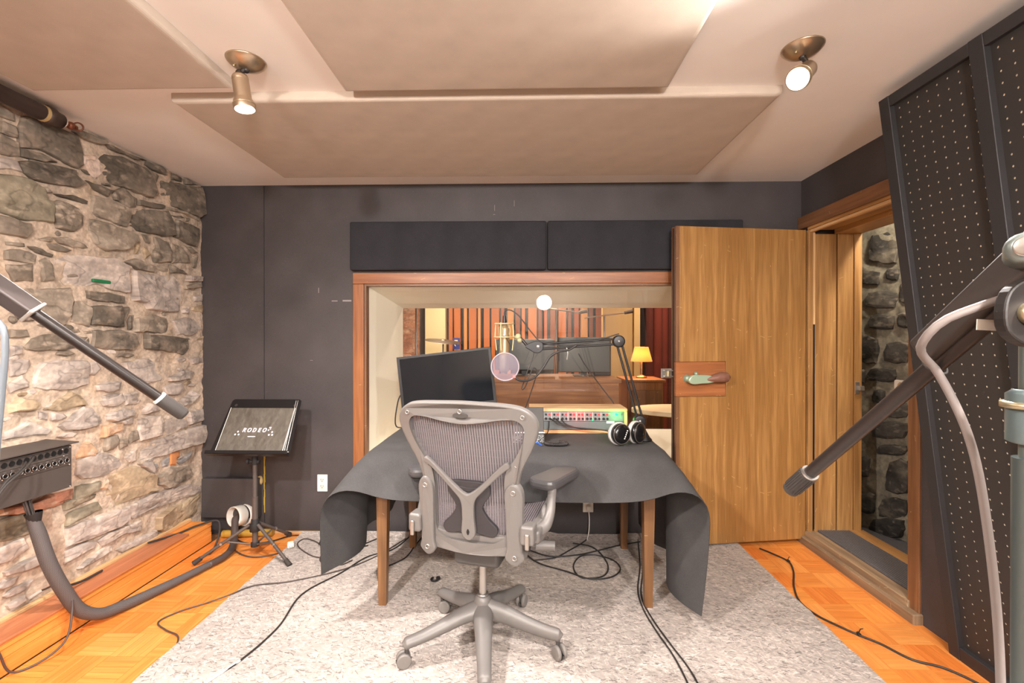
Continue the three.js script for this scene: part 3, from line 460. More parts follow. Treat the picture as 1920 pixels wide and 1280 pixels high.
{
  const tw = (z, y, d) => [LEFT + d, y, z];
  const wall = struct('wall_left', merge([roughSheet(BACK - .05, FRONT, 0, CEIL + .01, .022, tw, .016, 71), box(LEFT - .25, LEFT - .012, -.05, CEIL + .02, BACK - .1, FRONT + .05)]), M.mortar, 'rough stone wall with pale mortar joints', 'wall');
  STONES.forEach((s, i) => {
    const poly = []; for (let k = 1; k < s.length; k += 2) poly.push([s[k], s[k + 1]]);
    const big = (Math.max(...poly.map(p => p[0])) - Math.min(...poly.map(p => p[0])));
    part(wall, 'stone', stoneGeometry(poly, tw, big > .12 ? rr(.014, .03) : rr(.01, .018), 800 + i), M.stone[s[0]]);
  });
  // small chinking stones in the joints, then the wall goes on past the edge of the view
  for (let k = 0; k < 70; k++) {
    const z = rr(-3.03, -1.86), y = rr(.2, 2.28), w = rr(.014, .04), h = rr(.008, .018), a = rr(-.3, .3);
    const poly = []; for (let i = 0; i < 7; i++) { const t = i / 7 * 6.283, r = rr(.75, 1.15); const p = Math.cos(t) * w * r, q = Math.sin(t) * h * r; poly.push([z + p * Math.cos(a) - q * Math.sin(a), y + p * Math.sin(a) + q * Math.cos(a)]); }
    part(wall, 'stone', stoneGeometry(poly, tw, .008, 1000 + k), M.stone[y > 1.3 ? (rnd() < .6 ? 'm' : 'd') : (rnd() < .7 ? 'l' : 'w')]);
  }
  let y = .2;
  while (y < 2.2) {
    const h = rr(.1, .2); let z = -1.8 + rr(0, .1);
    while (z < .2) {
      const w = rr(.16, .42), b = .012;
      const poly = [[z + b, y + b], [z + w * .5, y + b + rr(-.01, .01)], [z + w - b, y + b + rr(0, .02)], [z + w - b + rr(-.02, 0), y + h * .5], [z + w - b - rr(0, .02), y + h - b], [z + w * .4, y + h - b + rr(-.015, .005)], [z + b + rr(0, .02), y + h - b], [z + b, y + h * .5]];
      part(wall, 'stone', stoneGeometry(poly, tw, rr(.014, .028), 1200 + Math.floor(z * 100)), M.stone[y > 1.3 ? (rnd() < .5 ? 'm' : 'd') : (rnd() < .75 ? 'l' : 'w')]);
      z += w;
    }
    y += h;
  }
  part(wall, 'paint_patch', box(LEFT + .008, LEFT + .022, 1.615, 1.632, -2.36, -2.26, .004), std(0x1f7a4a, .6), 'green painted patch between the stones');
}
// wall_back: charcoal wall with a seam, opening for the control room window
const JX = 2.185, WX0 = -1.15, WX1 = 1.45, WY0 = .45, WY1 = 1.774, WZ = -3.57;
{
  const w = struct('wall_back', merge([
    box(LEFT - .3, -1.768, -.05, CEIL, WZ, BACK), box(-1.764, WX0, -.05, CEIL, WZ, BACK), box(-1.8, -1.73, 0, CEIL, WZ, BACK - .012),
    box(WX1, JX, -.05, CEIL + .1, WZ, BACK), box(WX0, WX1, WY1, CEIL + .1, WZ, BACK), box(WX0, WX1, -.05, WY0, WZ, BACK)]), M.wallPaint, 'charcoal painted wall with a vertical seam around the window', 'wall');
  const foam = []; for (let i = 0; i < 9; i++) foam.push(cyl([-1.766 + rr(-.002, .002), .14 + i * .052, BACK + .001], [-1.766 + rr(-.002, .002), .14 + i * .052 + .056, BACK + .001], rr(.003, .007), rr(.003, .007), 7));
  part(w, 'foam_filler', merge(foam), std(0xb59a3e, .8), 'yellow foam squeezed out of the seam');
  const chalk = std(0x8f8a8a, .9); for (const [x0, x1, y0, y1] of [[-1.392, -1.388, 1.64, 1.675], [-1.3, -1.26, 1.582, 1.588], [-1.225, -1.165, 1.581, 1.592], [-.19, -.188, 2.19, 2.23], [-.058, -.056, 2.22, 2.26], [-.2, -.185, 2.165, 2.167], [-1.45, -1.43, 1.18, 1.182]]) part(w, 'chalk_scuff', box(x0, x1, y0, y1, BACK, BACK + .0006), chalk, 'pale scuff mark');
  part(w, 'foam_lump', ball(-1.795, .36, BACK + .005, .022, 9).scale(1, 1.5, 1).translate(0, -.18, 0), std(0xb8a070, .9), 'pale foam lump beside the seam');
}
{
  const panel = (x0, x1, label) => solo('acoustic_panel', label, 'acoustic panel', box(x0, x1, 1.787, 2.112, BACK + .001, BACK + .05, .012), M.navyCloth, 'fabric panels above the window');
  panel(-1.16, .158, 'long dark navy fabric panel above the monitor, left of the pair over the window');
  panel(.166, 1.45, 'dark navy fabric panel over the window, partly behind the open door');
}
struct('trim_2', box(LEFT + .03, -1.785, .118, .383, BACK, BACK + .05, .004), M.wallPaint, 'charcoal boxed ledge low in the corner behind the music stand', 'ledge');
struct('baseboard_back', box(-1.785, WX0 - .02, 0, .018, BACK, BACK + .014, .003, 'x'), M.paleWood, 'thin pale base trim along the charcoal wall', 'baseboard');
// window_1: casing, splayed cream lining, two panes
{
  const w = new THREE.Group(); w.name = 'window_1'; w.userData = { kind: 'structure', label: 'wood framed window to the next room with cream splayed reveals', category: 'window' }; scene.add(w);
  const cw = .075, z1 = BACK + .018;
  part(w, 'casing', box(WX0, WX1, WY1 - cw, WY1, BACK - .03, z1, .005, 'x'), M.frameWood);
  part(w, 'casing', box(WX0, WX0 + cw, WY0, WY1 - cw - .0005, BACK - .03, z1, .005, 'y'), M.frameWood);
  part(w, 'casing', box(WX1 - cw, WX1, WY0, WY1 - cw - .0005, BACK - .03, z1, .005, 'y'), M.frameWood);
  part(w, 'casing', box(WX0 + cw, WX1 - cw, WY0, WY0 + cw, BACK - .03, z1, .005, 'x'), M.frameWood);
  const il = .014;                                      // inner bead
  part(w, 'bead', merge([box(WX0 + cw, WX1 - cw, WY1 - cw - il, WY1 - cw, BACK - .05, BACK + .004, 0, 'x'), box(WX0 + cw, WX0 + cw + il, WY0 + cw, WY1 - cw - il, BACK - .05, BACK + .004), box(WX1 - cw - il, WX1 - cw, WY0 + cw, WY1 - cw - il, BACK - .05, BACK + .004)]), M.brownWood);
  const xl = WX0 + cw + .006, xr = WX1 - cw - .006, yt = WY1 - cw - .006, yb = WY0 + cw - .01, zl = BACK - .02, zf = WZ - .03;
  const xlf = -.952, xrf = 1.27, ytf = 1.571, ybf = .62, T = .03;
  const hexa = (p) => { const g = new THREE.BufferGeometry(), q = [[0, 1, 2, 3], [4, 7, 6, 5], [0, 4, 5, 1], [1, 5, 6, 2], [2, 6, 7, 3], [3, 7, 4, 0]], pos = []; for (const f of q) for (const i of [f[0], f[1], f[2], f[0], f[2], f[3]]) pos.push(...p[i]); g.setAttribute('position', new THREE.Float32BufferAttribute(pos, 3)); g.computeVertexNormals(); return boxUV(g); };
  part(w, 'reveal', hexa([[xl, yb, zl], [xlf, yb, zf], [xlf, yt, zf], [xl, yt, zl], [xl - T, yb, zl], [xlf - T, yb, zf], [xlf - T, yt, zf], [xl - T, yt, zl]]), M.cream);
  part(w, 'reveal', hexa([[xr, yb, zl], [xrf, yb, zf], [xrf, yt, zf], [xr, yt, zl], [xr + T, yb, zl], [xrf + T, yb, zf], [xrf + T, yt, zf], [xr + T, yt, zl]]), M.cream);
  part(w, 'soffit', hexa([[xl, yt, zl], [xr, yt, zl], [xr, ytf, zf], [xl, ytf, zf], [xl, yt + T, zl], [xr, yt + T, zl], [xr, ytf + .15, zf], [xl, ytf + .15, zf]]), M.cream);
  part(w, 'sill', hexa([[xl, yb, zl], [xr, yb, zl], [xr, ybf, zf], [xl, ybf, zf], [xl, yb - T, zl], [xr, yb - T, zl], [xr, ybf - .2, zf], [xl, ybf - .2, zf]]), M.cream);
  const g1 = new THREE.PlaneGeometry(2.42, 1.19); g1.translate(0, 0, 0); const p1 = part(w, 'pane', g1, M.glass, 'clear front pane'); p1.position.set(.155, 1.08, -3.2);
  const g2 = new THREE.PlaneGeometry(2.27, 1.0); const p2 = part(w, 'pane', g2, M.glass, 'clear rear pane, tilted'); p2.position.set(.16, 1.09, -3.5); p2.rotation.x = .05;
}
// right wall with door opening
const OZ0 = -2.995, OZ1 = -2.2, OY = 2.035;
struct('wall_right', merge([box(RIGHT, JX, OY + .045, CEIL + .1, BACK - .02, -2.15), box(RIGHT, JX, -.05, CEIL + .1, -2.15, FRONT + .1), box(RIGHT, JX, -.05, OY + .045, BACK - .02, OZ0 - .03)]), M.wallPaint, 'charcoal painted wall above and beside the doorway', 'wall');
struct('wall_front', box(LEFT - .3, JX, -.05, CEIL + .1, FRONT, FRONT + .15), M.plaster, 'unseen wall behind the viewpoint, kept pale to bounce light into the booth', 'wall');  // wall out of view, its pale colour chosen to bounce light forward
{
  const f = new THREE.Group(); f.name = 'trim_1'; f.userData = { kind: 'structure', label: 'deep wooden door frame of the open doorway', category: 'door frame' }; scene.add(f);
  const x = RIGHT;
  part(f, 'header_casing', box(x - .024, x + .02, OY + .012, OY + .094, BACK, -2.12, .006, 'z'), M.brownWood);
  part(f, 'header_board', box(x - .006, x + .16, OY - .004, OY + .05, OZ0, OZ1, .004, 'z'), M.jambWood);
  part(f, 'stop_strip', box(x + .005, x + .03, OY - .02, OY - .004, OZ0, OZ1, .002, 'z'), M.paleWood, 'pale strip under the header');
  part(f, 'header_board', box(x + .166, JX, OY - .03, OY + .05, OZ0, OZ1, .004, 'z'), M.jambWood);
  part(f, 'jamb_board', box(x - .004, x + .026, 0, OY - .004, OZ0 - .04, OZ0 + .012, .003, 'y'), M.jambWood);
  part(f, 'jamb_board', box(x + .042, x + .178, 0, OY - .03, OZ0 - .04, OZ0 + .004, .003, 'y'), M.jambWood);
  part(f, 'jamb_board', box(x + .186, x + .285, 0, OY - .03, OZ0 - .04, OZ0 + .006, .003, 'y', .3), M.jambWood);
  part(f, 'jamb_board', box(x + .287, JX, 0, OY - .03, OZ0 - .04, OZ0 + .014, .003, 'y', .6), M.jambWood);
  part(f, 'gasket', box(x + .028, x + .041, .09, 1.42, OZ0 - .03, OZ0 + .006, .002), M.black, 'black rubber seal');
  part(f, 'pale_strip', box(x + .027, x + .042, 1.42, OY - .02, OZ0 - .03, OZ0 + .008, .002), M.paleWood, 'bare pale strip where the seal is gone');
  part(f, 'post', box(x - .012, x + .02, .0, OY + .012, -2.215, -2.15, .004, 'y'), M.brownWood);
  part(f, 'post', box(x + .02, JX, .0, OY - .03, -2.2, -2.15, .004, 'y'), M.jambWood);
  part(f, 'sill_board', box(x - .045, x + .005, -.004, .05, BACK, -2.14, .008, 'z'), M.sillWood);
  part(f, 'sill_board', box(x - .02, x + .06, .0, .082, OZ0, OZ1, .006, 'z', .4), M.sillWood);
  part(f, 'sill_board', box(x + .26, JX + .02, .0, .092, OZ0, OZ1, .006, 'z', .7), M.jambWood);
  part(f, 'sill_core', box(x + .05, x + .27, 0, .08, OZ0, OZ1), M.sillWood);
  const kp = part(f, 'strike_plate', box(x + .29, x + .318, .97, 1.05, OZ0 + .008, OZ0 + .018, .002), M.steel, 'grey metal strike plate');
  part(kp, 'strike_tongue', box(x + .305, x + .335, .995, 1.025, OZ0 + .014, OZ0 + .039, .004), M.steel);
  const kk = part(f, 'latch_keeper', box(x - .03, x - .008, 1.075, 1.125, -2.275, -2.185, .006), std(0xcfcac2, .4, .2), 'white metal latch keeper on the post');
  part(kk, 'keeper_bolt', lathe([[0, .006], [.012, .005], [.016, 0]], [x - .03, 1.1, -2.235], [-1, 0, 0], 14), M.brass);
}
solo('floor_mat', 'dark ribbed mat strip lying on the doorway threshold', 'mat', box(RIGHT + .058, RIGHT + .262, .0785, .091, OZ0 + .01, OZ1, .003, 'z'), M.mat);
// passage beyond the door
{
  const p0 = V(2.397, 0, -3.288), d = V(.107, 0, .254).normalize(), n = V(-d.z, 0, d.x).normalize();   // n faces the doorway
  const tw = (a, y, k) => [p0.x + d.x * a + n.x * k, y, p0.z + d.z * a + n.z * k];
  const w = struct('wall_passage', merge([roughSheet(-.3, 1.6, -.02, 2.4, .03, tw, .02, 91), roughSheet(-.3, 1.6, -.02, 2.4, 1, (a, b) => tw(a, b, -.2), 0, 91)]), M.passageMortar, 'dark stone wall with grey mortar beyond the doorway', 'wall');
  PASSAGE_STONES.forEach((s, i) => { const poly = []; for (let k = 0; k < s.length; k += 2) poly.push([s[k], s[k + 1]]); part(w, 'stone', stoneGeometry(poly, tw, rr(.014, .03), 1500 + i), M.stone.k); });
  for (let k = 0; k < 30; k++) { const a = rr(.42, 1.4), y = .15 + (k % 11) * .2 + rr(-.03, .03), wd = rr(.06, .14), h = rr(.05, .08); part(w, 'stone', stoneGeometry([[a - wd, y - h], [a, y - h * 1.1], [a + wd, y - h * .8], [a + wd * 1.05, y + h * .5], [a + wd * .8, y + h], [a, y + h * 1.05], [a - wd * .9, y + h * .9], [a - wd * 1.05, y]], tw, rr(.014, .03), 1600 + k), M.stone.k); }
  struct('floor_passage', box(JX, 3.3, -.1, .0, WZ, -1.5), M.mat, 'dark floor of the passage beyond the door', 'floor');
  struct('ceiling_passage', box(JX, 3.3, CEIL, CEIL + .1, WZ, -1.5), M.ceiling, 'white ceiling of the passage', 'ceiling');
  struct('wall_passage_end', merge([box(JX, 3.3, -.05, CEIL + .1, -1.5, -1.4), box(3.2, 3.3, -.05, CEIL + .1, WZ, -1.4)]), M.plaster, 'pale end walls of the passage out of sight', 'wall');
}
// door_1, hinged at the corner and swung back to the wall
{
  const o = new THREE.Group(); o.name = 'door_1'; o.userData = { kind: 'structure', label: 'thick scratched wooden studio door standing open against the wall', category: 'door' };
  o.position.set(1.838, .028, -2.997); o.rotation.y = Math.atan2(.133, .89); scene.add(o);       // local -x runs to the free edge, +z is the face
  const W = .892, H = 2.005, T = .058;
  const plateX0 = -W + .004, plateX1 = -W + .335, py0 = .935, py1 = 1.155;
  part(o, 'slab', merge([box(-W + .026, 0, 0, py0, -T, 0, .003, 'y'), box(-W + .026, 0, py1, H, -T, 0, .003, 'y'), box(plateX1 + .002, 0, py0 - .004, py1 + .004, -T, 0, .003, 'y')]), M.doorFace);
  part(o, 'edge_band', merge([box(-W, -W + .0255, 0, H, -T, -.036, .002, 'y'), box(-W + .003, -W + .0255, 0, py0, -.026, -.001, .002, 'y'), box(-W + .003, -W + .0255, py1, H, -.026, -.001, .002, 'y')]), M.brownWood);
  part(o, 'seal', box(-W - .003, -W + .02, .01, H - .01, -.036, -.026, .001), M.black, 'black seal strip in the door edge');
  part(o, 'lock_board', box(plateX0, plateX1, py0 + .0015, py1 - .0015, -.05, -.0025, .002, 'x'), M.lockWood, 'redder inset board under the handle');
  const hx = -W + .075, hy = 1.05;
  const esc = part(o, 'handle_base', lathe([[0, .03], [.018, .028], [.024, .01], [.026, 0]], [hx, hy, 0], [0, 0, 1], 18), std(0x8fa08c, .4, .4), 'grey green cast handle base');
  part(esc, 'pivot_lug', ball(hx + .05, hy + .03, .018, .014), std(0x8fa08c, .4, .4));
  const blade = flat(smoothLoop([[-.02, -.008], [.0, -.026], [.06, -.024], [.12, -.02], [.16, -.005], [.15, .006], [.11, .018], [.05, .02], [.0, .016]], 40), .018, .005); blade.translate(hx + .01, hy, .03);
  part(o, 'handle_lever', blade, std(0xa9bda2, .4, .3), 'pale green metal lever');
  const g = tapered([[hx + .1, hy - .004, .04], [hx + .14, hy + .001, .042], [hx + .19, hy + .008, .043], [hx + .235, hy + .01, .043], [hx + .262, hy + .008, .042]], [.012, .019, .028, .034, .03, .006], 14);
  part(o, 'handle_grip', g, std(0x7c5648, .35), 'brown rounded handle grip');
  const lt = part(o, 'roller_latch', merge([box(-W - .075, -W - .004, hy + .0, hy + .06, -.052, -.04, .003), box(-W - .06, -W - .004, hy + .008, hy + .016, -.052, -.022, .002), box(-W - .06, -W - .004, hy + .044, hy + .052, -.052, -.022, .002)]), M.steel, 'silver roller latch on the door edge');
  part(lt, 'roller', cyl([-W - .035, hy + .012, -.032], [-W - .035, hy + .048, -.032], .014), M.brass);
}
// leaning pegboard baffle on the right
{
  const lean = Math.atan2(.30, 2.33), Ht = 2.345;
  const o = thing('pegboard_baffle', 'tall black framed pegboard panel leaning out from the wall beside the doorway', 'acoustic panel', [1.82, 0, 0]);
  o.rotation.z = lean;     // local y runs up the slope, -x is the face
  const zs = [-1.958, -1.575, -1.19, -.805, -.42];
  const rails = [box(0, .03, 0, Ht, -1.958, -.37, 0)]; part(o, 'back_board', box(.012, .02, .02, Ht - .02, -1.95, -.38, 0), M.pegBack, 'pale backing seen through the holes');
  const st = (z, w) => part(o, 'stile', box(-.022, .03, 0.0, Ht, z, z + w, .003), M.blackPaint);
  zs.forEach((z, i) => st(z, .05));
  for (let i = 0; i < 4; i++) {
    const a = zs[i] + .05, b = zs[i + 1];
    part(o, 'rail', box(-.021, .03, Ht - .045, Ht - .001, a, b, .003), M.blackPaint); part(o, 'rail', box(-.021, .03, .001, .06, a, b, .003), M.blackPaint);
    // pegboard sheet: every cell is a square with a round hole
    const sp = .0385, nx = Math.floor((b - a) / sp), y0 = .06, y1 = Ht - .045, ny = Math.floor((y1 - y0) / sp), px = (b - a) / nx, py = (y1 - y0) / ny, r = .0042, pos = [], x = 0, t = .003;
    const tri = (p, q, s) => pos.push(...p, ...q, ...s);
    for (let j = 0; j < ny; j++) for (let k = 0; k < nx; k++) {
      const cz = a + (k + .5) * px, cy = y0 + (j + .5) * py, S = [], Hh = [];
      for (let e = 0; e < 8; e++) { const an = e / 8 * 6.28318 + .3927, u = Math.cos(an), v = Math.sin(an), m = Math.max(Math.abs(u), Math.abs(v)); Hh.push([cz + u * r, cy + v * r]); S.push([cz + (Math.abs(u / m) > .999 ? Math.sign(u) : u / m) * px / 2, cy + v / m * py / 2]); }
      const co = [[px / 2, py / 2], [-px / 2, py / 2], [-px / 2, -py / 2], [px / 2, -py / 2]];
      for (let e = 0; e < 8; e++) {
        const f = (e + 1) % 8;
        tri([x, S[e][1], S[e][0]], [x, S[f][1], S[f][0]], [x, Hh[e][1], Hh[e][0]]); tri([x, S[f][1], S[f][0]], [x, Hh[f][1], Hh[f][0]], [x, Hh[e][1], Hh[e][0]]);
        if (e % 2 === 0) { const c = co[(e / 2 + 0) % 4]; tri([x, S[e][1], S[e][0]], [x, cy + c[1], cz + c[0]], [x, S[f][1], S[f][0]]); }
        tri([x, Hh[e][1], Hh[e][0]], [x, Hh[f][1], Hh[f][0]], [x + t, Hh[e][1], Hh[e][0]]); tri([x, Hh[f][1], Hh[f][0]], [x + t, Hh[f][1], Hh[f][0]], [x + t, Hh[e][1], Hh[e][0]]);
      }
    }
    const g = new THREE.BufferGeometry(); g.setAttribute('position', new THREE.Float32BufferAttribute(pos, 3)); g.computeVertexNormals();
    part(o, 'pegboard_sheet', boxUV(g), M.pegPaint); part(o, 'hole_lining', box(t, t + .004, y0, y1, a, b), M.pegBack, 'pale lining showing in the holes');
  }
}
// wooden step along the stone wall
{
  const o = thing('wooden_step', 'low wooden step boxed along the foot of the stone wall', 'step');
  part(o, 'riser', box(-2.06, -2.038, 0, .066, -2.93, 1.0, .002, 'z'), M.stepFace); part(o, 'riser', box(-2.06, -2.04, .067, .124, -2.93, 1.0, .002, 'z', .5), M.stepFace);
  part(o, 'tread', box(-2.19, -2.036, .105, .13, -2.93, 1.0, .003, 'z', .2), M.stepFace);
  part(o, 'tread_board', box(-2.165, -2.03, .1305, .142, -2.72, 1.0, .003, 'z'), M.stepTop, 'reddish board laid on the step');
  part(o, 'quarter_trim', box(-2.195, -2.168, .13, .152, -2.93, 1.0, .005, 'z'), M.paleWood, 'thin pale trim against the stones');
  part(o, 'end_board', box(-2.19, -2.06, 0, .105, -2.93, -2.91, 0), M.stepFace);
}
// ceiling panels
{
  const slab = (x0, x1, z0, z1, label) => {
    const T = .04, b = .022, nx = 28, nz = 28, pos = [], uv = [], idx = [];   // soft edged fabric slab
    const us = [-1], prof = [[0, 0], [.02, T * .8], [.06, T]];
    const w = x1 - x0, d = z1 - z0, shape = flat([[0, 0], [w, 0], [w, d], [0, d]], T - .012, 0);
    const g = new THREE.ExtrudeGeometry(new THREE.Shape([[.018, .018], [w - .018, .018], [w - .018, d - .018], [.018, d - .018]].map(p => new THREE.Vector2(...p))), { depth: T - .014, bevelEnabled: true, bevelSize: .018, bevelThickness: .013, bevelSegments: 4 });
    g.rotateX(Math.PI / 2); g.translate(x0, CEIL - .001, z0);
    return solo('ceiling_panel', label, 'acoustic panel', boxUV(g), M.panelCloth, 'fabric panels under the ceiling');
  };
  slab(-2.0, -1.172, -1.82, .6, 'beige fabric ceiling panel nearest the stone wall');
  slab(-.728, .588, -1.855, .6, 'beige fabric ceiling panel in the middle, nearest the viewer');
  slab(-1.5, 1.075, -2.83, -1.912, 'long beige fabric ceiling panel nearest the window wall');
}

// ---------- large objects ----------
{ // rug, its back edge turned up a little against the wall
  const x0 = -1.49, x1 = 1.385, z0 = -3.03, z1 = -.35, nx = 60, nz = 60, pos = [], uv = [], idx = [], T = .014;
  const top = (i, j) => { const u = i / nx, v = j / nz; let x = x0 + (x1 - x0) * u, z = z0 + (z1 - z0) * v; const e = (i === 0 || i === nx) ? (hash(j, i, 3) - .5) * .008 : 0; const curl = Math.max(0, 1 - (z - z0) / .1); return [x + e, T + curl * curl * .03 * (.4 + .6 * hash(Math.floor(i / 9), 2, 8)) + (vnoise(x * 7 + 30, z * 7 + 30, 99, 99, 4) - .5) * .003, z]; };
  for (let j = 0; j <= nz; j++) for (let i = 0; i <= nx; i++) { const p = top(i, j); pos.push(...p); uv.push(p[0] * .6, p[2] * .6); }
  for (let j = 0; j <= nz; j++) for (let i = 0; i <= nx; i++) { const p = top(i, j); pos.push(p[0], p[1] - T + .0005, p[2]); uv.push(p[0] * .6, p[2] * .6); }
  const N = (nx + 1) * (nz + 1), q = (a, b, c, d) => idx.push(a, b, c, b, d, c);
  for (let j = 0; j < nz; j++) for (let i = 0; i < nx; i++) { const k = j * (nx + 1) + i; q(k, k + nx + 1, k + 1, k + nx + 2); q(N + k, N + k + 1, N + k + nx + 1, N + k + nx + 2); }
  for (let i = 0; i < nx; i++) { q(i, i + 1, N + i, N + i + 1); const k = nz * (nx + 1) + i; q(k, N + k, k + 1, N + k + 1); }
  for (let j = 0; j < nz; j++) { const k = j * (nx + 1), l = k + nx; q(k, N + k, k + nx + 1, N + k + nx + 1); q(l, l + nx + 1, N + l, N + l + nx + 1); }
  const g = new THREE.BufferGeometry(); g.setAttribute('position', new THREE.Float32BufferAttribute(pos, 3)); g.setAttribute('uv', new THREE.Float32BufferAttribute(uv, 2)); g.setIndex(idx);
  const gg = g.toNonIndexed(); gg.computeVertexNormals();
  solo('rug', 'large pale flecked grey rug under the desk and swivel chair', 'rug', gg, M.rug);
}
// ceiling spots: canopy, knuckle, can and glowing reflector bulb, with its light
function ceilingSpot(x, z, knuckle, aim, label, power) {
  const o = thing('ceiling_spotlight', label, 'spotlight', [x, CEIL, z], 0, 'ceiling spotlights');
  part(o, 'canopy', lathe([[0, -.034], [.012, -.034], [.03, -.03], [.055, -.018], [.068, -.005], [.07, 0], [.066, 0]], [0, 0, 0], [0, 1, 0], 32), M.nickel);
  const k = V(...knuckle), a = V(...aim).normalize();
  part(o, 'canopy_screw', ball(-.035, -.028, .02, .005, 8), M.brass);
  part(o, 'arm', merge([cyl([0, -.03, 0], knuckle, .009), ball(k.x, k.y, k.z, .014), ball(0, -.034, 0, .012)]), M.boom);
  const s = k.clone().addScaledVector(a, .008);
  const can = part(o, 'can', lathe([[0, 0], [.026, .002], [.029, .008], [.029, .018], [.027, .02], [.029, .022], [.029, .085], [.034, .096], [.038, .108], [.038, .128], [.034, .128], [.034, .1], [.0, .096]], [s.x, s.y, s.z], [a.x, a.y, a.z], 28), M.nickel);
  part(can, 'seam_ring', (() => { const t = new THREE.TorusGeometry(.0385, .0015, 6, 28); t.applyQuaternion(new THREE.Quaternion().setFromUnitVectors(V(0, 0, 1), a)); const q = s.clone().addScaledVector(a, .11); t.translate(q.x, q.y, q.z); return t; })(), M.brass);
  const b = s.clone().addScaledVector(a, .108);
  const glow = new THREE.MeshStandardMaterial({ color: 0xffffff, emissive: new THREE.Color(1, .93, .84), emissiveIntensity: 14, roughness: .4 });
  part(o, 'bulb', lathe([[.0, .03], [.012, .029], [.024, .024], [.031, .014], [.033, 0], [0, 0]], [b.x, b.y, b.z], [a.x, a.y, a.z], 24), glow, 'glowing reflector bulb');
  const L = new THREE.SpotLight(LAMP_COLOUR, power, 0, 1.22, 1, 2); L.castShadow = true; L.shadow.radius = 2; L.shadow.mapSize.set(1024, 1024); L.name = 'spot_light';
  const lp = b.clone().addScaledVector(a, .04); L.position.copy(lp); L.target.position.copy(lp.clone().add(a)); o.add(L, L.target); L.target.name = 'spot_aim';
  return o;
}
ceilingSpot(-1.045, -1.70, [-.02, -.052, .01], [.14, -1, -.02], 'brushed metal ceiling spotlight pointing straight down near the stone wall', SPOT_POWER);
ceilingSpot(1.01, -1.67, [.012, -.085, .02], [-.70, -.66, .60], 'brushed metal ceiling spotlight glaring towards the viewer near the doorway', SPOT_POWER);
ceilingSpot(-1.1, -.22, [0, -.06, 0], [.25, -.75, -.62], 'ceiling spotlight above the left microphone stand, out of view', SPOT_POWER * 1.35);
ceilingSpot(1.0, .25, [0, -.06, 0], [-.25, -.75, -.5], 'unseen ceiling spotlight behind the right microphone stand, placed to light the booth from the right', SPOT_POWER);  // out of view, placed to light the booth from the right rear
{ // pipe with shut-off valve
  const o = thing('wall_pipe', 'dark pipe with a copper valve along the top of the stone wall', 'pipe');
  part(o, 'pipe', cyl([-2.135, 2.318, .9], [-2.112, 2.318, -1.95], .034, .034, 18), std(0x3f332e, .45, .3));
  part(o, 'collar', cyl([-2.112, 2.318, -1.95], [-2.112, 2.318, -1.965], .036, .036, 18), std(0xc9ad7c, .5, .3), 'cream tape ring');
  part(o, 'coupling', lathe([[.03, 0], [.042, .004], [.042, .03], [.034, .05], [.034, .07], [0, .072]], [-2.112, 2.318, -1.962], [0, 0, -1], 18), std(0x4b3d36, .45, .4));
  part(o, 'nipple', cyl([-2.11, 2.318, -2.03], [-2.108, 2.318, -2.05], .018, .018, 12), M.whitePlastic);
  const v = part(o, 'valve_body', merge([cyl([-2.108, 2.318, -2.045], [-2.105, 2.318, -2.10], .014, .012, 10), ball(-2.106, 2.318, -2.075, .018)]), std(0x7d4a34, .4, .6));
  const w = new THREE.TorusGeometry(.018, .004, 6, 18); w.rotateY(.5); w.translate(-2.09, 2.322, -2.095); part(v, 'hand_wheel', w, std(0x6e4330, .5, .5));
  part(o, 'bracket', box(-2.17, -2.1, 2.35, CEIL, -1.5, -1.47, .002), M.black);
}
// ---------- desk ----------
const DT = .765, DX0 = -.755, DX1 = .70, DZ0 = -2.93, DZ1 = -2.2;
{
  const o = thing('desk', 'wooden desk with tapered brown legs under the black cloth', 'desk', [-.02, 0, -2.55]);
  const g = box(DX0 + .02 + .01, DX1 + .02 - .01, DT - .03, DT, DZ0 + 2.55 + .01, DZ1 + 2.55 - .01, .004, 'x'); part(o, 'desk_top', g, M.legWood);
  for (const [x, z] of [[-.69, -2.235], [.615, -2.245], [-.69, -2.85], [.635, -2.87]]) {
    const l = new THREE.CylinderGeometry(.042, .026, DT - .03 - .014, 4, 1); l.rotateY(Math.PI / 4); l.translate(x + .02, (DT - .03 + .014) / 2, z + 2.55); const lg = boxUV(l, 'y', x); lg.computeVertexNormals(); part(o, 'leg', lg, M.legWood);
  }
  part(o, 'apron', box(-.66, .66, DT - .11, DT - .03, -.30 + .6, -.28 + .6, .002, 'x'), M.legWood); part(o, 'apron', box(-.66, .66, DT - .11, DT - .03, -.33, -.31, .002, 'x'), M.legWood);
}
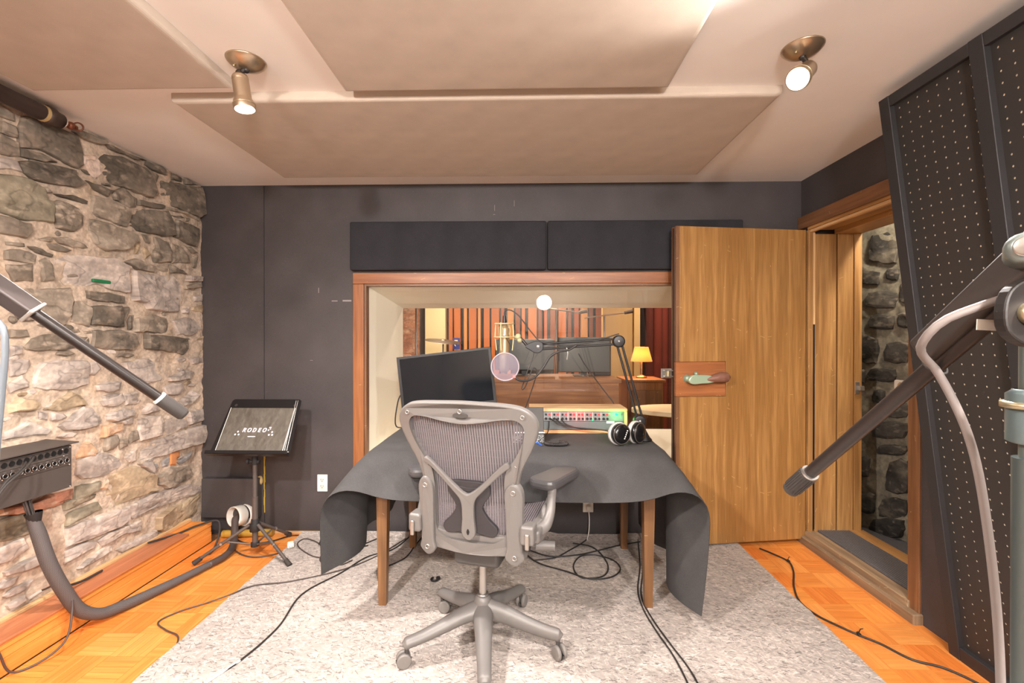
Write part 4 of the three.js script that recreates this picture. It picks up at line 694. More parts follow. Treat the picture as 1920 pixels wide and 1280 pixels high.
{ // black felt cloth, draped by a small particle simulation
  const h = .03, oL = .50, oR = .66, oF = .235, oB = .05, top = DT + .003, r = .004;
  const X0 = DX0 - oL, X1 = DX1 + oR, Z0 = DZ0 - oB, Z1 = DZ1 + oF, nx = Math.round((X1 - X0) / h), nz = Math.round((Z1 - Z0) / h), N = (nx + 1) * (nz + 1);
  const hx = (X1 - X0) / nx, hz = (Z1 - Z0) / nz, p = new Float64Array(N * 3), q = new Float64Array(N * 3);
  const id = (i, j) => j * (nx + 1) + i;
  for (let j = 0; j <= nz; j++) for (let i = 0; i <= nx; i++) { const k = id(i, j) * 3; p[k] = X0 + i * hx; p[k + 1] = top + r + .001 * hash(i, j, 2); p[k + 2] = Z0 + j * hz; }
  q.set(p);
  const con = [];
  const link = (i, j, a, b, s) => { const i2 = i + a, j2 = j + b; if (i2 < 0 || i2 > nx || j2 < 0 || j2 > nz) return; con.push([id(i, j), id(i2, j2), Math.hypot(a * hx, b * hz), s]); };
  for (let j = 0; j <= nz; j++) for (let i = 0; i <= nx; i++) { link(i, j, 1, 0, 1); link(i, j, 0, 1, 1); link(i, j, 1, 1, .6); link(i, j, 1, -1, .6); link(i, j, 3, 0, .35); link(i, j, 0, 3, .35); link(i, j, 2, 2, .15); link(i, j, 2, -2, .15); }
  const M1 = con.length, A = new Int32Array(M1), B = new Int32Array(M1), Lr = new Float64Array(M1), St = new Float64Array(M1);
  con.forEach((c, k) => { A[k] = c[0] * 3; B[k] = c[1] * 3; Lr[k] = c[2]; St[k] = c[3]; });
  const pin = new Uint8Array(N); for (let k = 0; k < N; k++) { const x = p[k * 3], z = p[k * 3 + 2]; if (x > DX0 + .01 && x < DX1 - .01 && z > DZ0 + .01 && z < DZ1 - .01) pin[k] = 1; }
  for (let k = 0; k < M1; k++) if (pin[A[k] / 3] && pin[B[k] / 3]) St[k] = 0;
  const W = new Float64Array(N); for (let k = 0; k < N; k++) W[k] = pin[k] ? 0 : 1;
  for (let step = 0; step < 420; step++) {
    for (let k = 0; k < N; k++) if (!pin[k]) for (let c = 0; c < 3; c++) { const o = k * 3 + c, v = (p[o] - q[o]) * .97; q[o] = p[o]; p[o] += v + (c === 1 ? -.00022 : 0); }
    for (let it = 0; it < 14; it++) {
      for (let k = 0; k < M1; k++) {
        if (!St[k]) continue; const a = A[k], b = B[k], dx = p[b] - p[a], dy = p[b + 1] - p[a + 1], dz = p[b + 2] - p[a + 2], d = Math.sqrt(dx * dx + dy * dy + dz * dz) || 1e-9, wa = W[a / 3], wb = W[b / 3], f = (d - Lr[k]) / d * St[k] / (wa + wb), fa = f * wa, fb = f * wb;
        p[a] += dx * fa; p[a + 1] += dy * fa; p[a + 2] += dz * fa; p[b] -= dx * fb; p[b + 1] -= dy * fb; p[b + 2] -= dz * fb;
      }
      for (let k = 0; k < N; k++) {
        if (pin[k]) continue; const o = k * 3, x = p[o], y = p[o + 1], z = p[o + 2];
        if (y < top + r && y > top - .09 && x > DX0 - r && x < DX1 + r && z > DZ0 - r && z < DZ1 + r) {
          const e = [top + r - y, x - DX0 + r, DX1 + r - x, z - DZ0 + r, DZ1 + r - z], m = Math.min(...e);
          if (m === e[0]) { p[o + 1] = top + r; q[o] += (p[o] - q[o]) * .6; q[o + 2] += (p[o + 2] - q[o + 2]) * .6; } else if (m === e[1]) p[o] = DX0 - r; else if (m === e[2]) p[o] = DX1 + r; else if (m === e[3]) p[o + 2] = DZ0 - r; else p[o + 2] = DZ1 + r;
        }
        if (p[o + 1] < .022) { p[o + 1] = .022; q[o] = p[o]; q[o + 2] = p[o + 2]; }
        if (p[o + 2] < BACK + .012) p[o + 2] = BACK + .012;
        const dz = -2.83 - .15 * (p[o] - .92); if (p[o] > .9 && p[o + 2] < dz) p[o + 2] = dz;
      }
    }
  }
  const pos = new Float32Array(N * 6), uv = new Float32Array(N * 4), idx = [];
  const g0 = new THREE.BufferGeometry(); g0.setAttribute('position', new THREE.Float32BufferAttribute(Float32Array.from(p), 3));
  const id0 = []; for (let j = 0; j < nz; j++) for (let i = 0; i < nx; i++) { const k = id(i, j); id0.push(k, id(i, j + 1), k + 1, k + 1, id(i, j + 1), id(i + 1, j + 1)); } g0.setIndex(id0); g0.computeVertexNormals();
  const nn = g0.attributes.normal;
  for (let k = 0; k < N; k++) { for (let c = 0; c < 3; c++) { const n = [nn.getX(k), nn.getY(k), nn.getZ(k)][c]; pos[k * 3 + c] = p[k * 3 + c] + n * .0018; pos[(N + k) * 3 + c] = p[k * 3 + c] - n * .0018; } const u = (k % (nx + 1)) * hx, v = Math.floor(k / (nx + 1)) * hz; uv.set([u, v], k * 2); uv.set([u, v], (N + k) * 2); }
  for (let k = 0; k < id0.length; k += 3) idx.push(id0[k], id0[k + 1], id0[k + 2], N + id0[k], N + id0[k + 2], N + id0[k + 1]);
  const rim = (a, b) => idx.push(a, b, N + a, b, N + b, N + a);
  for (let i = 0; i < nx; i++) { rim(id(i, 0), id(i + 1, 0)); rim(id(i + 1, nz), id(i, nz)); } for (let j = 0; j < nz; j++) { rim(id(0, j + 1), id(0, j)); rim(id(nx, j), id(nx, j + 1)); }
  const g = new THREE.BufferGeometry(); g.setAttribute('position', new THREE.BufferAttribute(pos, 3)); g.setAttribute('uv', new THREE.BufferAttribute(uv, 2)); g.setIndex(idx); g.computeVertexNormals();
  solo('desk_cloth', 'heavy black felt cloth draped over the desk with hanging corner folds', 'cloth', g, M.felt);
}
const TOP = DT + .0095;      // upper face of the cloth
// ---------- swivel chair ----------
{
  const o = thing('office_chair', 'grey mesh-backed swivel office chair seen from behind at the desk', 'chair', [-.17, .014, -1.94], -15 * Math.PI / 180);
  const bp = (u, v, w) => { const a = 11 * Math.PI / 180; v *= .935; return [u, .468 + v * Math.cos(a) - w * Math.sin(a), .135 + v * Math.sin(a) + w * Math.cos(a) - .45 * u * u - .12 * Math.sin(Math.max(0, v) / .65 * Math.PI) * .25]; };
  const bend = g => { const p = g.attributes.position; for (let i = 0; i < p.count; i++) p.setXYZ(i, ...bp(p.getX(i), p.getY(i), p.getZ(i))); g.computeVertexNormals(); return g; };
  const half = [[0, .656], [.093, .653], [.174, .648], [.226, .637], [.260, .614], [.278, .583], [.279, .546], [.266, .498], [.242, .44], [.215, .385], [.199, .33], [.191, .27], [.187, .18], [.182, .06], [.168, .012], [.1, -.002], [0, -.008]];
  const halfIn = [[0, .570], [.08, .579], [.155, .593], [.208, .592], [.232, .570], [.236, .535], [.222, .485], [.196, .43], [.158, .368], [.147, .30], [.15, .15], [.142, .08], [.1, .052], [0, .044]];
  const full = h => [...h, ...h.slice(1, -1).reverse().map(p => [-p[0], p[1]])];
  const outL = smoothLoop(full(half), 150), inL = smoothLoop(full(halfIn), 130);
  const frame = flat(outL, .022, .006, [inL]); frame.translate(0, 0, -.011);
  const bk = part(o, 'back_frame', bend(frame), M.chairFrame);
  for (const [u, v] of [[0, .625], [-.235, .607], [.235, .607], [-.168, .385], [.2, .40]]) { const s = new THREE.TorusGeometry(.007, .002, 6, 14); s.translate(...bp(u, v, .019)); part(bk, 'screw_ring', s, M.steel); }
  { const p = flat(smoothLoop([[-.028, .004], [.0, .009], [.028, .004], [.028, -.004], [0, -.009], [-.028, -.004]], 24), .003, .001); p.translate(.0, .607, .016); part(bk, 'badge', bend(p), M.chairDark); }
  // woven back: upright bands
  const strips = (lo, u) => { const c = []; for (let i = 0; i < lo.length; i++) { const a = lo[i], b = lo[(i + 1) % lo.length]; if ((a[0] - u) * (b[0] - u) < 0) c.push(a[1] + (b[1] - a[1]) * (u - a[0]) / (b[0] - a[0])); } return c.sort((x, y) => x - y); };
  const bands = [];
  for (let u = -.2345; u < .236; u += .0102) {
    const c = strips(inL, u); for (let k = 0; k + 1 < c.length; k += 2) { const g = new THREE.BoxGeometry(.0072, c[k + 1] - c[k] + .016, .0016, 1, 14, 1); g.translate(u, (c[k] + c[k + 1]) / 2, -.006); bands.push(bend(g)); }
  }
  for (let v = .06; v < .59; v += .03) { const ws = inL.filter(p => Math.abs(p[1] - v) < .012).map(p => Math.abs(p[0])), w = ws.length ? Math.max(.05, Math.min(...ws) - .001) : .14; const top = v > .565; if (top) continue; const g = new THREE.BoxGeometry(w * 2, .001, .0006, 16, 1, 1); g.translate(0, v, -.0075); bands.push(bend(g)); }
  const mesh = part(o, 'woven_back', merge(bands), std(0x6b6467, .65), 'dark grey woven mesh'); mesh.userData.kind = 'stuff';
  // lumbar pad and its Y-shaped carrier
  const padL = smoothLoop(full([[0, .310], [.05, .309], [.082, .298], [.084, .26], [.052, .2], [.075, .15], [.112, .105], [.1, .078], [.05, .085], [0, .1]]), 80);
  const pd = flat(padL, .008, .004); pd.translate(0, 0, .002); part(o, 'lumbar_pad', bend(pd), M.lumbar);
  { const rib = flat(smoothLoop(full([[0, .285], [.045, .285], [.062, .275], [.05, .27], [0, .272]]), 50), .003, .002); rib.translate(0, 0, .012); part(o, 'pad_rib', bend(rib), M.lumbar); }
  const yL = smoothLoop([[-.172, .408], [-.158, .402], [-.06, .302], [-.012, .262], [.0, .258], [.012, .262], [.06, .302], [.15, .398], [.166, .408], [.172, .394], [.158, .383], [.062, .284], [.026, .236], [.02, .16], [.022, .085], [.0, .066], [-.022, .085], [-.02, .16], [-.026, .236], [-.062, .284], [-.153, .381], [-.176, .394]], 150);
  const yg = flat(yL, .010, .005); yg.translate(0, 0, .016);
  const yk = part(o, 'support_arm', bend(yg), M.chairFrame, 'Y-shaped back support');
  { const s = flat(smoothLoop([[-.005, .0], [.0, .012], [.005, 0], [0, -.012]], 20), .002, .001); s.translate(0, .1, .031); part(yk, 'slot', bend(s), M.black); }
  for (const sx of [-1, 1]) {
    const L = flat(smoothLoop([[-.024, .29], [0, .315], [.024, .29], [.026, .18], [.024, .03], [.03, .0], [.0, -.028], [-.03, .0], [-.024, .03], [-.026, .18]], 70), .024, .007); L.translate(sx * .184, 0, .002);
    const lk = part(o, 'side_link', bend(L), M.chairFrame);
    for (const v of [.285, .005]) { const s = new THREE.TorusGeometry(.008, .0025, 6, 14); s.translate(...bp(sx * .184, v, .034)); part(lk, 'bolt', s, M.steel); }
    // arm bracket, post and pad
    const br = part(o, 'arm_bracket', merge([(() => { const g = new RoundedBoxGeometry(.055, .075, .07, 2, .012); g.translate(sx * .236, .562, .135); return g; })(), (() => { const g = new RoundedBoxGeometry(.05, .05, .1, 2, .012); g.translate(sx * .25, .54, .07); return g; })()]), M.chairFrame);
    part(br, 'lever', (() => { const g = new RoundedBoxGeometry(.016, .06, .012, 2, .005); g.translate(sx * .24, .545, .176); return g; })(), M.steel);
    part(o, 'arm_post', tapered([[sx * .25, .54, .06], [sx * .275, .55, .02], [sx * .288, .59, -.02], [sx * .29, .64, -.04], [sx * .29, .685, -.05]], [.026, .024, .02, .018, .02], 12), M.chairFrame);
    const pw = sx > 0 ? .046 : .043, pg = flat(smoothLoop([[-pw, -.115], [0, -.128], [pw, -.115], [pw * 1.08, 0], [pw * .85, .115], [0, .135], [-pw * .85, .115], [-pw * 1.08, 0]], 60), .014, .013); pg.rotateX(-Math.PI / 2);
    pg.rotateY(sx > 0 ? -20 * Math.PI / 180 : 28 * Math.PI / 180); pg.translate(sx > 0 ? .285 : -.372, .69, -.16);
    part(o, 'arm_pad', pg, M.chairPad);
    const disc = new THREE.TorusGeometry(.04, .012, 8, 26); disc.rotateY(Math.PI / 2); disc.translate(sx * .262, .565, -.045); part(o, 'tilt_disc', disc, M.chairFrame);
    part(o, 'tilt_arm', tapered([[sx * .256, .54, .06], [sx * .255, .53, .0], [sx * .235, .48, -.03], [sx * .15, .44, -.03]], [.02, .024, .024, .022], 10), M.chairFrame);
  }
  // seat
  const seatL = smoothLoop([[-.2, .12], [0, .13], [.2, .12], [.255, .02], [.27, -.15], [.24, -.31], [0, -.345], [-.24, -.31], [-.27, -.15], [-.255, .02]].map(p => [p[0], -p[1]]), 90);
  const seatI = smoothLoop([[-.18, .1], [0, .105], [.18, .1], [.225, .02], [.238, -.15], [.21, -.285], [0, -.315], [-.21, -.285], [-.238, -.15], [-.225, .02]].map(p => [p[0], -p[1]]), 90);
  const sb = g => { g.rotateX(-Math.PI / 2); const p = g.attributes.position; for (let i = 0; i < p.count; i++) { const x = p.getX(i), z = p.getZ(i); p.setY(i, p.getY(i) + .515 - z * .06 + .5 * x * x - (z < -.22 ? (z + .22) * (z + .22) * 2.2 : 0)); } g.computeVertexNormals(); return g; };
  part(o, 'seat_frame', sb(flat(seatL, .018, .006, [seatI])), M.chairFrame);
  const sband = []; for (let u = -.235; u < .236; u += .0105) { const c = strips(seatI, u); if (c.length < 2) continue; const g = new THREE.BoxGeometry(.0078, c[1] - c[0] + .012, .0018, 1, 12, 1); g.translate(u, (c[0] + c[1]) / 2, .01); sband.push(sb(g)); }
  const sm = part(o, 'woven_seat', merge(sband), std(0x6b6467, .65), 'woven mesh seat'); sm.userData.kind = 'stuff';
  part(o, 'tilt_mechanism', merge([(() => { const g = new RoundedBoxGeometry(.2, .11, .26, 2, .02); g.translate(0, .43, -.04); return g; })(), cyl([-.2, .44, -.03], [.2, .44, -.03], .026, .026, 14), (() => { const g = new RoundedBoxGeometry(.3, .03, .2, 2, .01); g.translate(0, .488, -.06); return g; })()]), M.chairDark);
  part(o, 'tension_knob', merge([cyl([.15, .435, .03], [.2, .435, .04], .03, .022, 14), cyl([.06, .435, .03], [.15, .435, .03], .011)]), M.chairFrame);
  part(o, 'height_lever', merge([cyl([.08, .43, -.04], [.24, .43, -.06], .008), cyl([.22, .43, -.058], [.3, .432, -.07], .022, .02, 16)]), M.chairFrame);
  part(o, 'gas_column', merge([cyl([0, .2, 0], [0, .38, 0], .0155, .0155, 20), lathe([[.0155, 0], [.024, .004], [.024, .012], [.016, .014]], [0, .212, 0], [0, 1, 0], 20)]), M.steel);
  part(o, 'base_hub', lathe([[0, .085], [.036, .085], [.045, .105], [.044, .17], [.036, .2], [.028, .214], [.022, .216]], [0, 0, 0], [0, 1, 0], 26), M.chairFrame);
  for (let k = 0; k < 5; k++) {
    const a = (-3 + 72 * k) * Math.PI / 180, c = Math.cos(a), s = Math.sin(a), at = (r, y) => [c * r, y, s * r];
    part(o, 'base_arm', tapered([at(.02, .158), at(.09, .148), at(.18, .122), at(.26, .102), at(.325, .09), at(.335, .084)], [.046, .039, .032, .028, .026, .016], 14, .8), M.chairFrame);
    const ca = new THREE.Group(); ca.name = 'caster'; o.add(ca); ca.position.set(c * .322, 0, s * .322); ca.rotation.y = rr(0, 6.28);
    for (const t of [-1, 1]) part(ca, 'caster_wheel', lathe([[0, -.009], [.024, -.009], [.029, -.005], [.029, .005], [.024, .009], [0, .007]], [t * .014, .029, .012], [1, 0, 0], 22), std(0x77726e, .5));
    part(ca, 'caster_hood', merge([cyl([0, .026, 0], [0, .085, 0], .009), (() => { const g = new THREE.CylinderGeometry(.031, .031, .008, 20, 1, false, 0, Math.PI); g.rotateZ(Math.PI / 2); g.rotateX(Math.PI); g.translate(0, .03, .012); return g; })()]), M.chairDark);
  }
}

// ---------- things on the desk ----------
{ // monitor, rolled a little on its stand
  const o = thing('computer_monitor', 'thin black widescreen monitor standing crooked behind the chair', 'monitor', [-.46, TOP, -2.74]);
  const tiltG = new THREE.Group(); tiltG.name = 'display'; tiltG.position.set(0, .30, .0); tiltG.rotation.set(-.04, 0, .115); o.add(tiltG);
  part(tiltG, 'case', (() => { const g = new RoundedBoxGeometry(.575, .345, .03, 2, .006); g.translate(0, 0, -.018); return g; })(), M.blackGloss);
  part(tiltG, 'bezel', flat([[-.287, -.172], [.287, -.172], [.287, .172], [-.287, .172]], .006, .001, [[[-.272, -.150], [.272, -.150], [.272, .159], [-.272, .159]]]).translate(0, 0, -.003), M.black);
  part(tiltG, 'screen', (() => { const g = new THREE.BoxGeometry(.546, .312, .002); g.translate(0, .004, 0); return g; })(), std(0x10141a, .12), 'dark glossy screen, switched off');
  part(o, 'stand_neck', box(-.03, .03, .008, .26, -.05, -.03, .006), M.black); part(o, 'stand_base', (() => { const g = new THREE.CylinderGeometry(.11, .115, .012, 28); g.translate(0, .006, -.04); return g; })(), M.black);
}
{ // rack in a wooden case
  const o = thing('rack_unit', 'rack preamp in a light wooden case with red and green lights', 'audio rack', [.325, TOP, -2.66]);
  const w = .285, h = .145, d = .2;
  part(o, 'case_top', box(-w, w, h - .018, h, -d, .0, .002, 'x'), M.paleWood); part(o, 'case_bottom', box(-w, w, 0, .018, -d, 0, .002, 'x', .3), M.paleWood);
  part(o, 'case_side', box(-w, -w + .018, .018, h - .018, -d, 0, .002, 'y'), M.paleWood); part(o, 'case_side', box(w - .018, w, .018, h - .018, -d, 0, .002, 'y', .5), M.paleWood);
  part(o, 'blank_panel', box(-w + .02, w - .02, .02, .068, -.16, -.012, .001), std(0x6f7576, .45, .3)); 
  const f = part(o, 'preamp_panel', box(-w + .02, w - .02, .07, h - .02, -.16, -.010, .001), std(0x8d9091, .4, .4));
  const red = new THREE.MeshStandardMaterial({ color: 0x400808, emissive: new THREE.Color(1, .05, .05), emissiveIntensity: 1.6 }), green = new THREE.MeshStandardMaterial({ color: 0x084010, emissive: new THREE.Color(.02, 1, .2), emissiveIntensity: 2.5 });
  const disc = (x, y, r, m, n) => part(f, n, cyl([x, y, -.010], [x, y, -.002], r, r, 12), m);
  for (let k = 0; k < 8; k++) {
    const x = -.18 + k * .048;
    disc(x + .012, h - .036, .0065, red, 'lamp'); disc(x - .008, h - .036, .006, M.black, 'knob'); disc(x - .008, .085, .0075, M.black, 'knob'); disc(x + .014, .085, .0065, M.black, 'knob');
    part(f, 'divider', box(x - .0245, x - .0225, .072, h - .022, -.011, -.008), M.whitePlastic);
  }
  disc(-.225, h - .038, .006, M.black, 'knob'); disc(-.225, .086, .006, M.black, 'knob');
  disc(.223, h - .034, .0065, green, 'lamp'); disc(.083, .079, .0042, green, 'lamp');
  for (const y of [.045, .058, h - .032]) disc(.252, y, .005, M.steel, 'rack_screw');
  part(f, 'name_strip', box(.165, .21, .058, .07, -.012, -.009), M.whitePlastic, 'white label strip');
  for (const [x, y, z, c, i] of [[.223, h - .034, .02, 0x20ff60, .018], [0, h - .036, .03, 0xff3020, .02]]) { const L = new THREE.PointLight(c, i, 0, 2); L.position.set(x, y, z); L.castShadow = true; L.name = 'led_light'; o.add(L); }
  part(o, 'patch_cord', merge([[-.16, .1], [-.13, .15], [-.1, .19]].map(([x, e], i) => tube([[x, .085, 0], [x + .02, .075 - i * .006, .03], [x + .1, .05 - i * .006, .045], [.15, .028, .05], [.23, .006, .055]], .0035, 30, 6))), M.cable);
}
{ // easel-like dark folder on a speckled block
  const o = thing('desk_stand', 'dark upright folder propped on a speckled block beside the chair back', 'stand', [.03, TOP, -2.47]);
  part(o, 'foam_block', box(-.08, .085, 0, .042, -.0, .07, .004), std(0xffffff, .9, 0, { map: makeTexture(128, 128, (u, v, x, y) => { const k = hash(x >> 1, y >> 1, 3); return grey(k > .55 ? 150 : 40); }, true, 6, 6) }), 'black and white speckled block');
  const b = box(-.075, .085, 0, .145, -.006, .006, .003); b.rotateX(-.32); b.translate(0, .036, .0); part(o, 'folder_board', b, std(0x3b3835, .6)); 
  const l = box(-.08, .088, 0, .006, -.006, .03, .001); l.rotateX(-.32); l.translate(0, .036, .0); part(o, 'ledge', l, M.steel);
}
{ // headphones lying on the cloth
  const o = thing('headphones', 'black studio headphones with pale grey ear pads on the desk cloth', 'headphones', [.50, TOP, -2.36], -.25);
  const cup = (p, ax, n) => {
    const c = new THREE.Group(); c.name = 'ear_cup'; c.position.set(...p); o.add(c); const A = V(...ax).normalize(), q = new THREE.Quaternion().setFromUnitVectors(V(0, 0, 1), A);
    part(c, 'shell', lathe([[0, .036], [.03, .034], [.045, .027], [.053, .014], [.054, 0], [0, 0]], [0, 0, 0], ax, 30), M.blackGloss);
    part(c, 'ear_pad', lathe([[.026, 0], [.03, -.018], [.045, -.028], [.058, -.02], [.06, -.004], [.054, 0], [.026, 0]], [0, 0, 0], ax, 30), std(0xb9b4b0, .95), 'pale grey velour ear pad');
    part(c, 'yoke_ring', new THREE.TorusGeometry(.05, .0028, 6, 30).applyQuaternion(q).translate(A.x * .022, A.y * .022, A.z * .022), M.standMetal);
    if (n) for (let k = 0; k < 5; k++) part(c, 'marking', new THREE.BoxGeometry(.0045, .0065, .002).rotateZ(-.5).translate(.006 + k * .0045, -.02 + k * .0095, .0355).applyQuaternion(q), M.whitePlastic, 'white lettering');
  };
  cup([0, .061, 0], [.62, .05, .78], true); cup([.085, .0605, -.065], [.8, 0, .5], false);
  part(o, 'headband', tapered([[0, .06, -.05], [.02, .05, -.11], [.065, .045, -.145], [.11, .045, -.11], [.118, .055, -.05]], [.008, .012, .014, .012, .008], 8), M.black);
}
{ // coiled headphone lead
  const pts = []; for (let i = 0; i <= 520; i++) { const t = i / 520, a = t * 4.9 - 1.0, R = .052, cx = .155 + .035 * t, cz = -2.36; const u = V(Math.cos(a) * R * 1.25, 0, Math.sin(a) * R * .62), w = i * .62, tan = V(-Math.sin(a) * 1.25, 0, Math.cos(a) * .62).normalize(), nor = V(0, 1, 0), bi = tan.clone().cross(nor); const r = .0075; pts.push([cx + u.x + (bi.x * Math.cos(w)) * r, TOP + .0105 + Math.sin(w) * r, cz + u.z + (bi.z * Math.cos(w)) * r]); }
  const c = new THREE.CatmullRomCurve3(pts.map(p => V(...p)));
  const o = thing('coiled_cable', 'black coiled headphone cable curled on the desk cloth', 'cable');
  part(o, 'coil', new THREE.TubeGeometry(c, 1040, .0026, 5), M.cable);
  part(o, 'straight_lead', capped([pts[0], [.11, TOP + .004, -2.40], [.105, TOP + .004, -2.48], [.13, TOP + .004, -2.56], [.15, TOP + .03, -2.63], [.155, TOP + .07, -2.66]], .0026), M.cable);
}
{
  const p = thing('pen', 'short blue pen lying on the desk cloth', 'pen', [.085, TOP + .005, -2.37], 1.9);
  part(p, 'barrel', cyl([-.035, 0, 0], [.03, 0, 0], .0048), std(0x2f62c4, .35)); part(p, 'cap', cyl([.03, 0, 0], [.05, 0, 0], .0053), std(0x9db6e2, .35)); part(p, 'tip', cyl([-.035, 0, 0], [-.046, 0, 0], .004, .001), M.steel);
}
{ // broadcast boom arm
  const z = -2.49, B = [.66, TOP, z], E1 = [.64, .885, z], E2 = [.524, 1.312, z - .01], E3 = [.085, 1.283, z - .005];
  const o = thing('boom_arm', 'black folding microphone boom arm mounted at the right of the desk', 'boom arm');
  part(o, 'base_cone', lathe([[0, 0], [.042, 0], [.042, .006], [.03, .02], [.014, .05], [.011, .056], [0, .056]], B, [0, 1, 0], 24), M.black); part(o, 'base_pin', cyl([B[0], TOP + .05, z], [B[0], E1[1] - .02, z], .007), M.black);
  const joint = (p, r) => { const g = new RoundedBoxGeometry(.02, .02, .03, 1, .004); const c = lathe([[0, -.021], [r * .8, -.021], [r, -.016], [r, .016], [r * .8, .021], [0, .021]], p, [0, 0, 1], 24); const j = part(o, 'joint', c, M.black); part(j, 'joint_screw', lathe([[0, .026], [.006, .025], [.008, .02]], p, [0, 0, 1], 12), M.steel); };
  joint([E1[0] - .005, E1[1] - .005, z], .032); joint(E2, .033);
  const off = (a, b, d) => { const n = V(-(b[1] - a[1]), b[0] - a[0], 0).normalize().multiplyScalar(d); return [[a[0] + n.x, a[1] + n.y, a[2]], [b[0] + n.x, b[1] + n.y, b[2]]]; };
  for (const d of [.013, -.013]) { part(o, 'arm_rod', cyl(...off(E1, E2, d), .0062, .0062, 10), M.black); part(o, 'arm_rod', cyl(...off(E2, E3, d * 1.1), .0062, .0062, 10), M.black); }
  part(o, 'end_bracket', (() => { const g = flat(smoothLoop([[-.062, .0], [-.04, .016], [0, .028], [.024, .018], [.028, -.004], [.016, -.026], [-.012, -.03], [-.045, -.012]], 40), .03, .004); g.translate(E3[0] - .004, E3[1] - .0, E3[2] - .015); return g; })(), M.black);
  part(o, 'end_screw', lathe([[0, .006], [.009, .005], [.011, 0]], [E3[0], E3[1], E3[2] + .02], [0, 0, 1], 12), M.steel);
  part(o, 'end_rod', cyl([E3[0] - .06, E3[1] + .004, z], [-.015, 1.335, z], .008, .008, 10), M.boom);
  part(o, 'cable_hook', capped([[.24, 1.275, z + .01], [.245, 1.25, z + .014], [.24, 1.215, z + .014]], .003), M.steel);
}
{ // condenser microphone in its shock mount, hung upside down
  const x = -.10, z = -2.49, o = thing('condenser_microphone', 'champagne condenser microphone hanging upside down in a cream shock mount', 'microphone');
  const ch = std(0xb39a78, .35, .6), cm = std(0xb0a47c, .5);
  part(o, 'mic_body', lathe([[0, 1.405], [.016, 1.405], [.018, 1.395], [.026, 1.385], [.0275, 1.375], [.0275, 1.252], [.03, 1.25], [.03, 1.235], [.0275, 1.234], [0, 1.234]], [x, 0, z], [0, 1, 0], 26), ch);
  part(o, 'grille', lathe([[.0285, 1.234], [.0285, 1.17], [.026, 1.152], [.015, 1.14], [0, 1.138]], [x, 0, z], [0, 1, 0], 26), std(0xa8a08e, .45, .7), 'metal mesh head');
  part(o, 'connector', cyl([x, 1.40, z], [x, 1.452, z], .011, .009, 14), M.boom);
  part(o, 'emblem', ball(x, 1.345, z + .0275, .007, 10).scale(1, 1, 1), std(0xb8b4d8, .4), 'small pale emblem');
  const mount = part(o, 'shock_mount', (() => { const l = []; for (const [y, r] of [[1.408, .052], [1.335, .056]]) { const t = new THREE.TorusGeometry(r, .0035, 6, 26); t.rotateX(Math.PI / 2); t.translate(x, y, z); l.push(t); } return merge(l); })(), cm);
  for (let k = 0; k < 4; k++) { const a = k * Math.PI / 2 + .35, c = Math.cos(a), s = Math.sin(a); part(mount, 'prong', capped([[x + c * .05, 1.412, z + s * .05], [x + c * .054, 1.34, z + s * .054], [x + c * .047, 1.265, z + s * .047]], .0038), cm); part(mount, 'wire_loop', capped([[x + c * .032, 1.34, z + s * .032], [x + c * .034, 1.385, z + s * .034], [x + c * .026, 1.392, z + s * .026], [x + c * .028, 1.35, z + s * .028]], .002), cm); part(mount, 'elastic', cyl([x + c * .047, 1.27, z + s * .047], [x + Math.cos(a + .8) * .029, 1.33, z + Math.sin(a + .8) * .029], .0014), M.black); }
  part(o, 'swivel', merge([ball(x + .075, 1.338, z, .017), ball(x + .083, 1.318, z, .014), cyl([x + .05, 1.335, z], [x + .08, 1.335, z], .009)]), cm);
}
{
  const o = thing('pop_filter', 'round mesh pop filter hanging before the condenser microphone', 'pop filter');
  const c = [-.093, 1.178, -2.405], R = .073;
  part(o, 'hoop', (() => { const t = new THREE.TorusGeometry(R, .0035, 8, 44); t.translate(...c); return t; })(), std(0x9a8f96, .5));
  const l = []; for (let k = -24; k <= 24; k++) { const y = k * .003, w = Math.sqrt(Math.max(0, R * R - y * y)); const b = new THREE.BoxGeometry(w * 2, .0010, .0006); b.translate(0, y, 0); l.push(b); }
  const m = mergeGeometries(l); m.rotateZ(-.9); m.translate(...c); const s = part(o, 'mesh_screen', m, std(0x857a86, .7), 'translucent pale mesh'); s.userData.kind = 'stuff';
  const l2 = m.clone(); l2.translate(-c[0], -c[1], -c[2]); l2.rotateZ(Math.PI / 2); l2.translate(c[0], c[1], c[2] - .001); const s2 = part(o, 'mesh_screen', l2, std(0x857a86, .7)); s2.userData.kind = 'stuff';
  part(o, 'clamp', box(-.053, -.036, 1.118, 1.135, -2.412, -2.396, .003), std(0xd07070, .5), 'pink clamp tip');
  part(o, 'gooseneck', capped([[-.045, 1.127, -2.404], [-.02, 1.108, -2.405], [.02, 1.103, -2.42], [.065, 1.12, -2.44], [.11, 1.17, -2.46], [.15, 1.23, -2.468], [.2, 1.258, -2.47], [.25, 1.266, -2.472], [.29, 1.29, -2.476]], .0062, 70, 8), M.cable);
}
function cable(label, pts, r = .004, m = M.cable, group) { return solo('cable', label, 'cable', capped(pts, r, Math.max(20, pts.length * 9), 7), m, group); }
cable('thin black microphone lead arching from the condenser microphone over the boom arm', [[-.1, 1.45, -2.49], [-.098, 1.475, -2.49], [-.075, 1.485, -2.49], [-.03, 1.46, -2.488], [.05, 1.36, -2.482], [.1, 1.31, -2.478], [.2, 1.292, -2.478], [.33, 1.298, -2.478], [.52, 1.352, -2.48]], .0034);
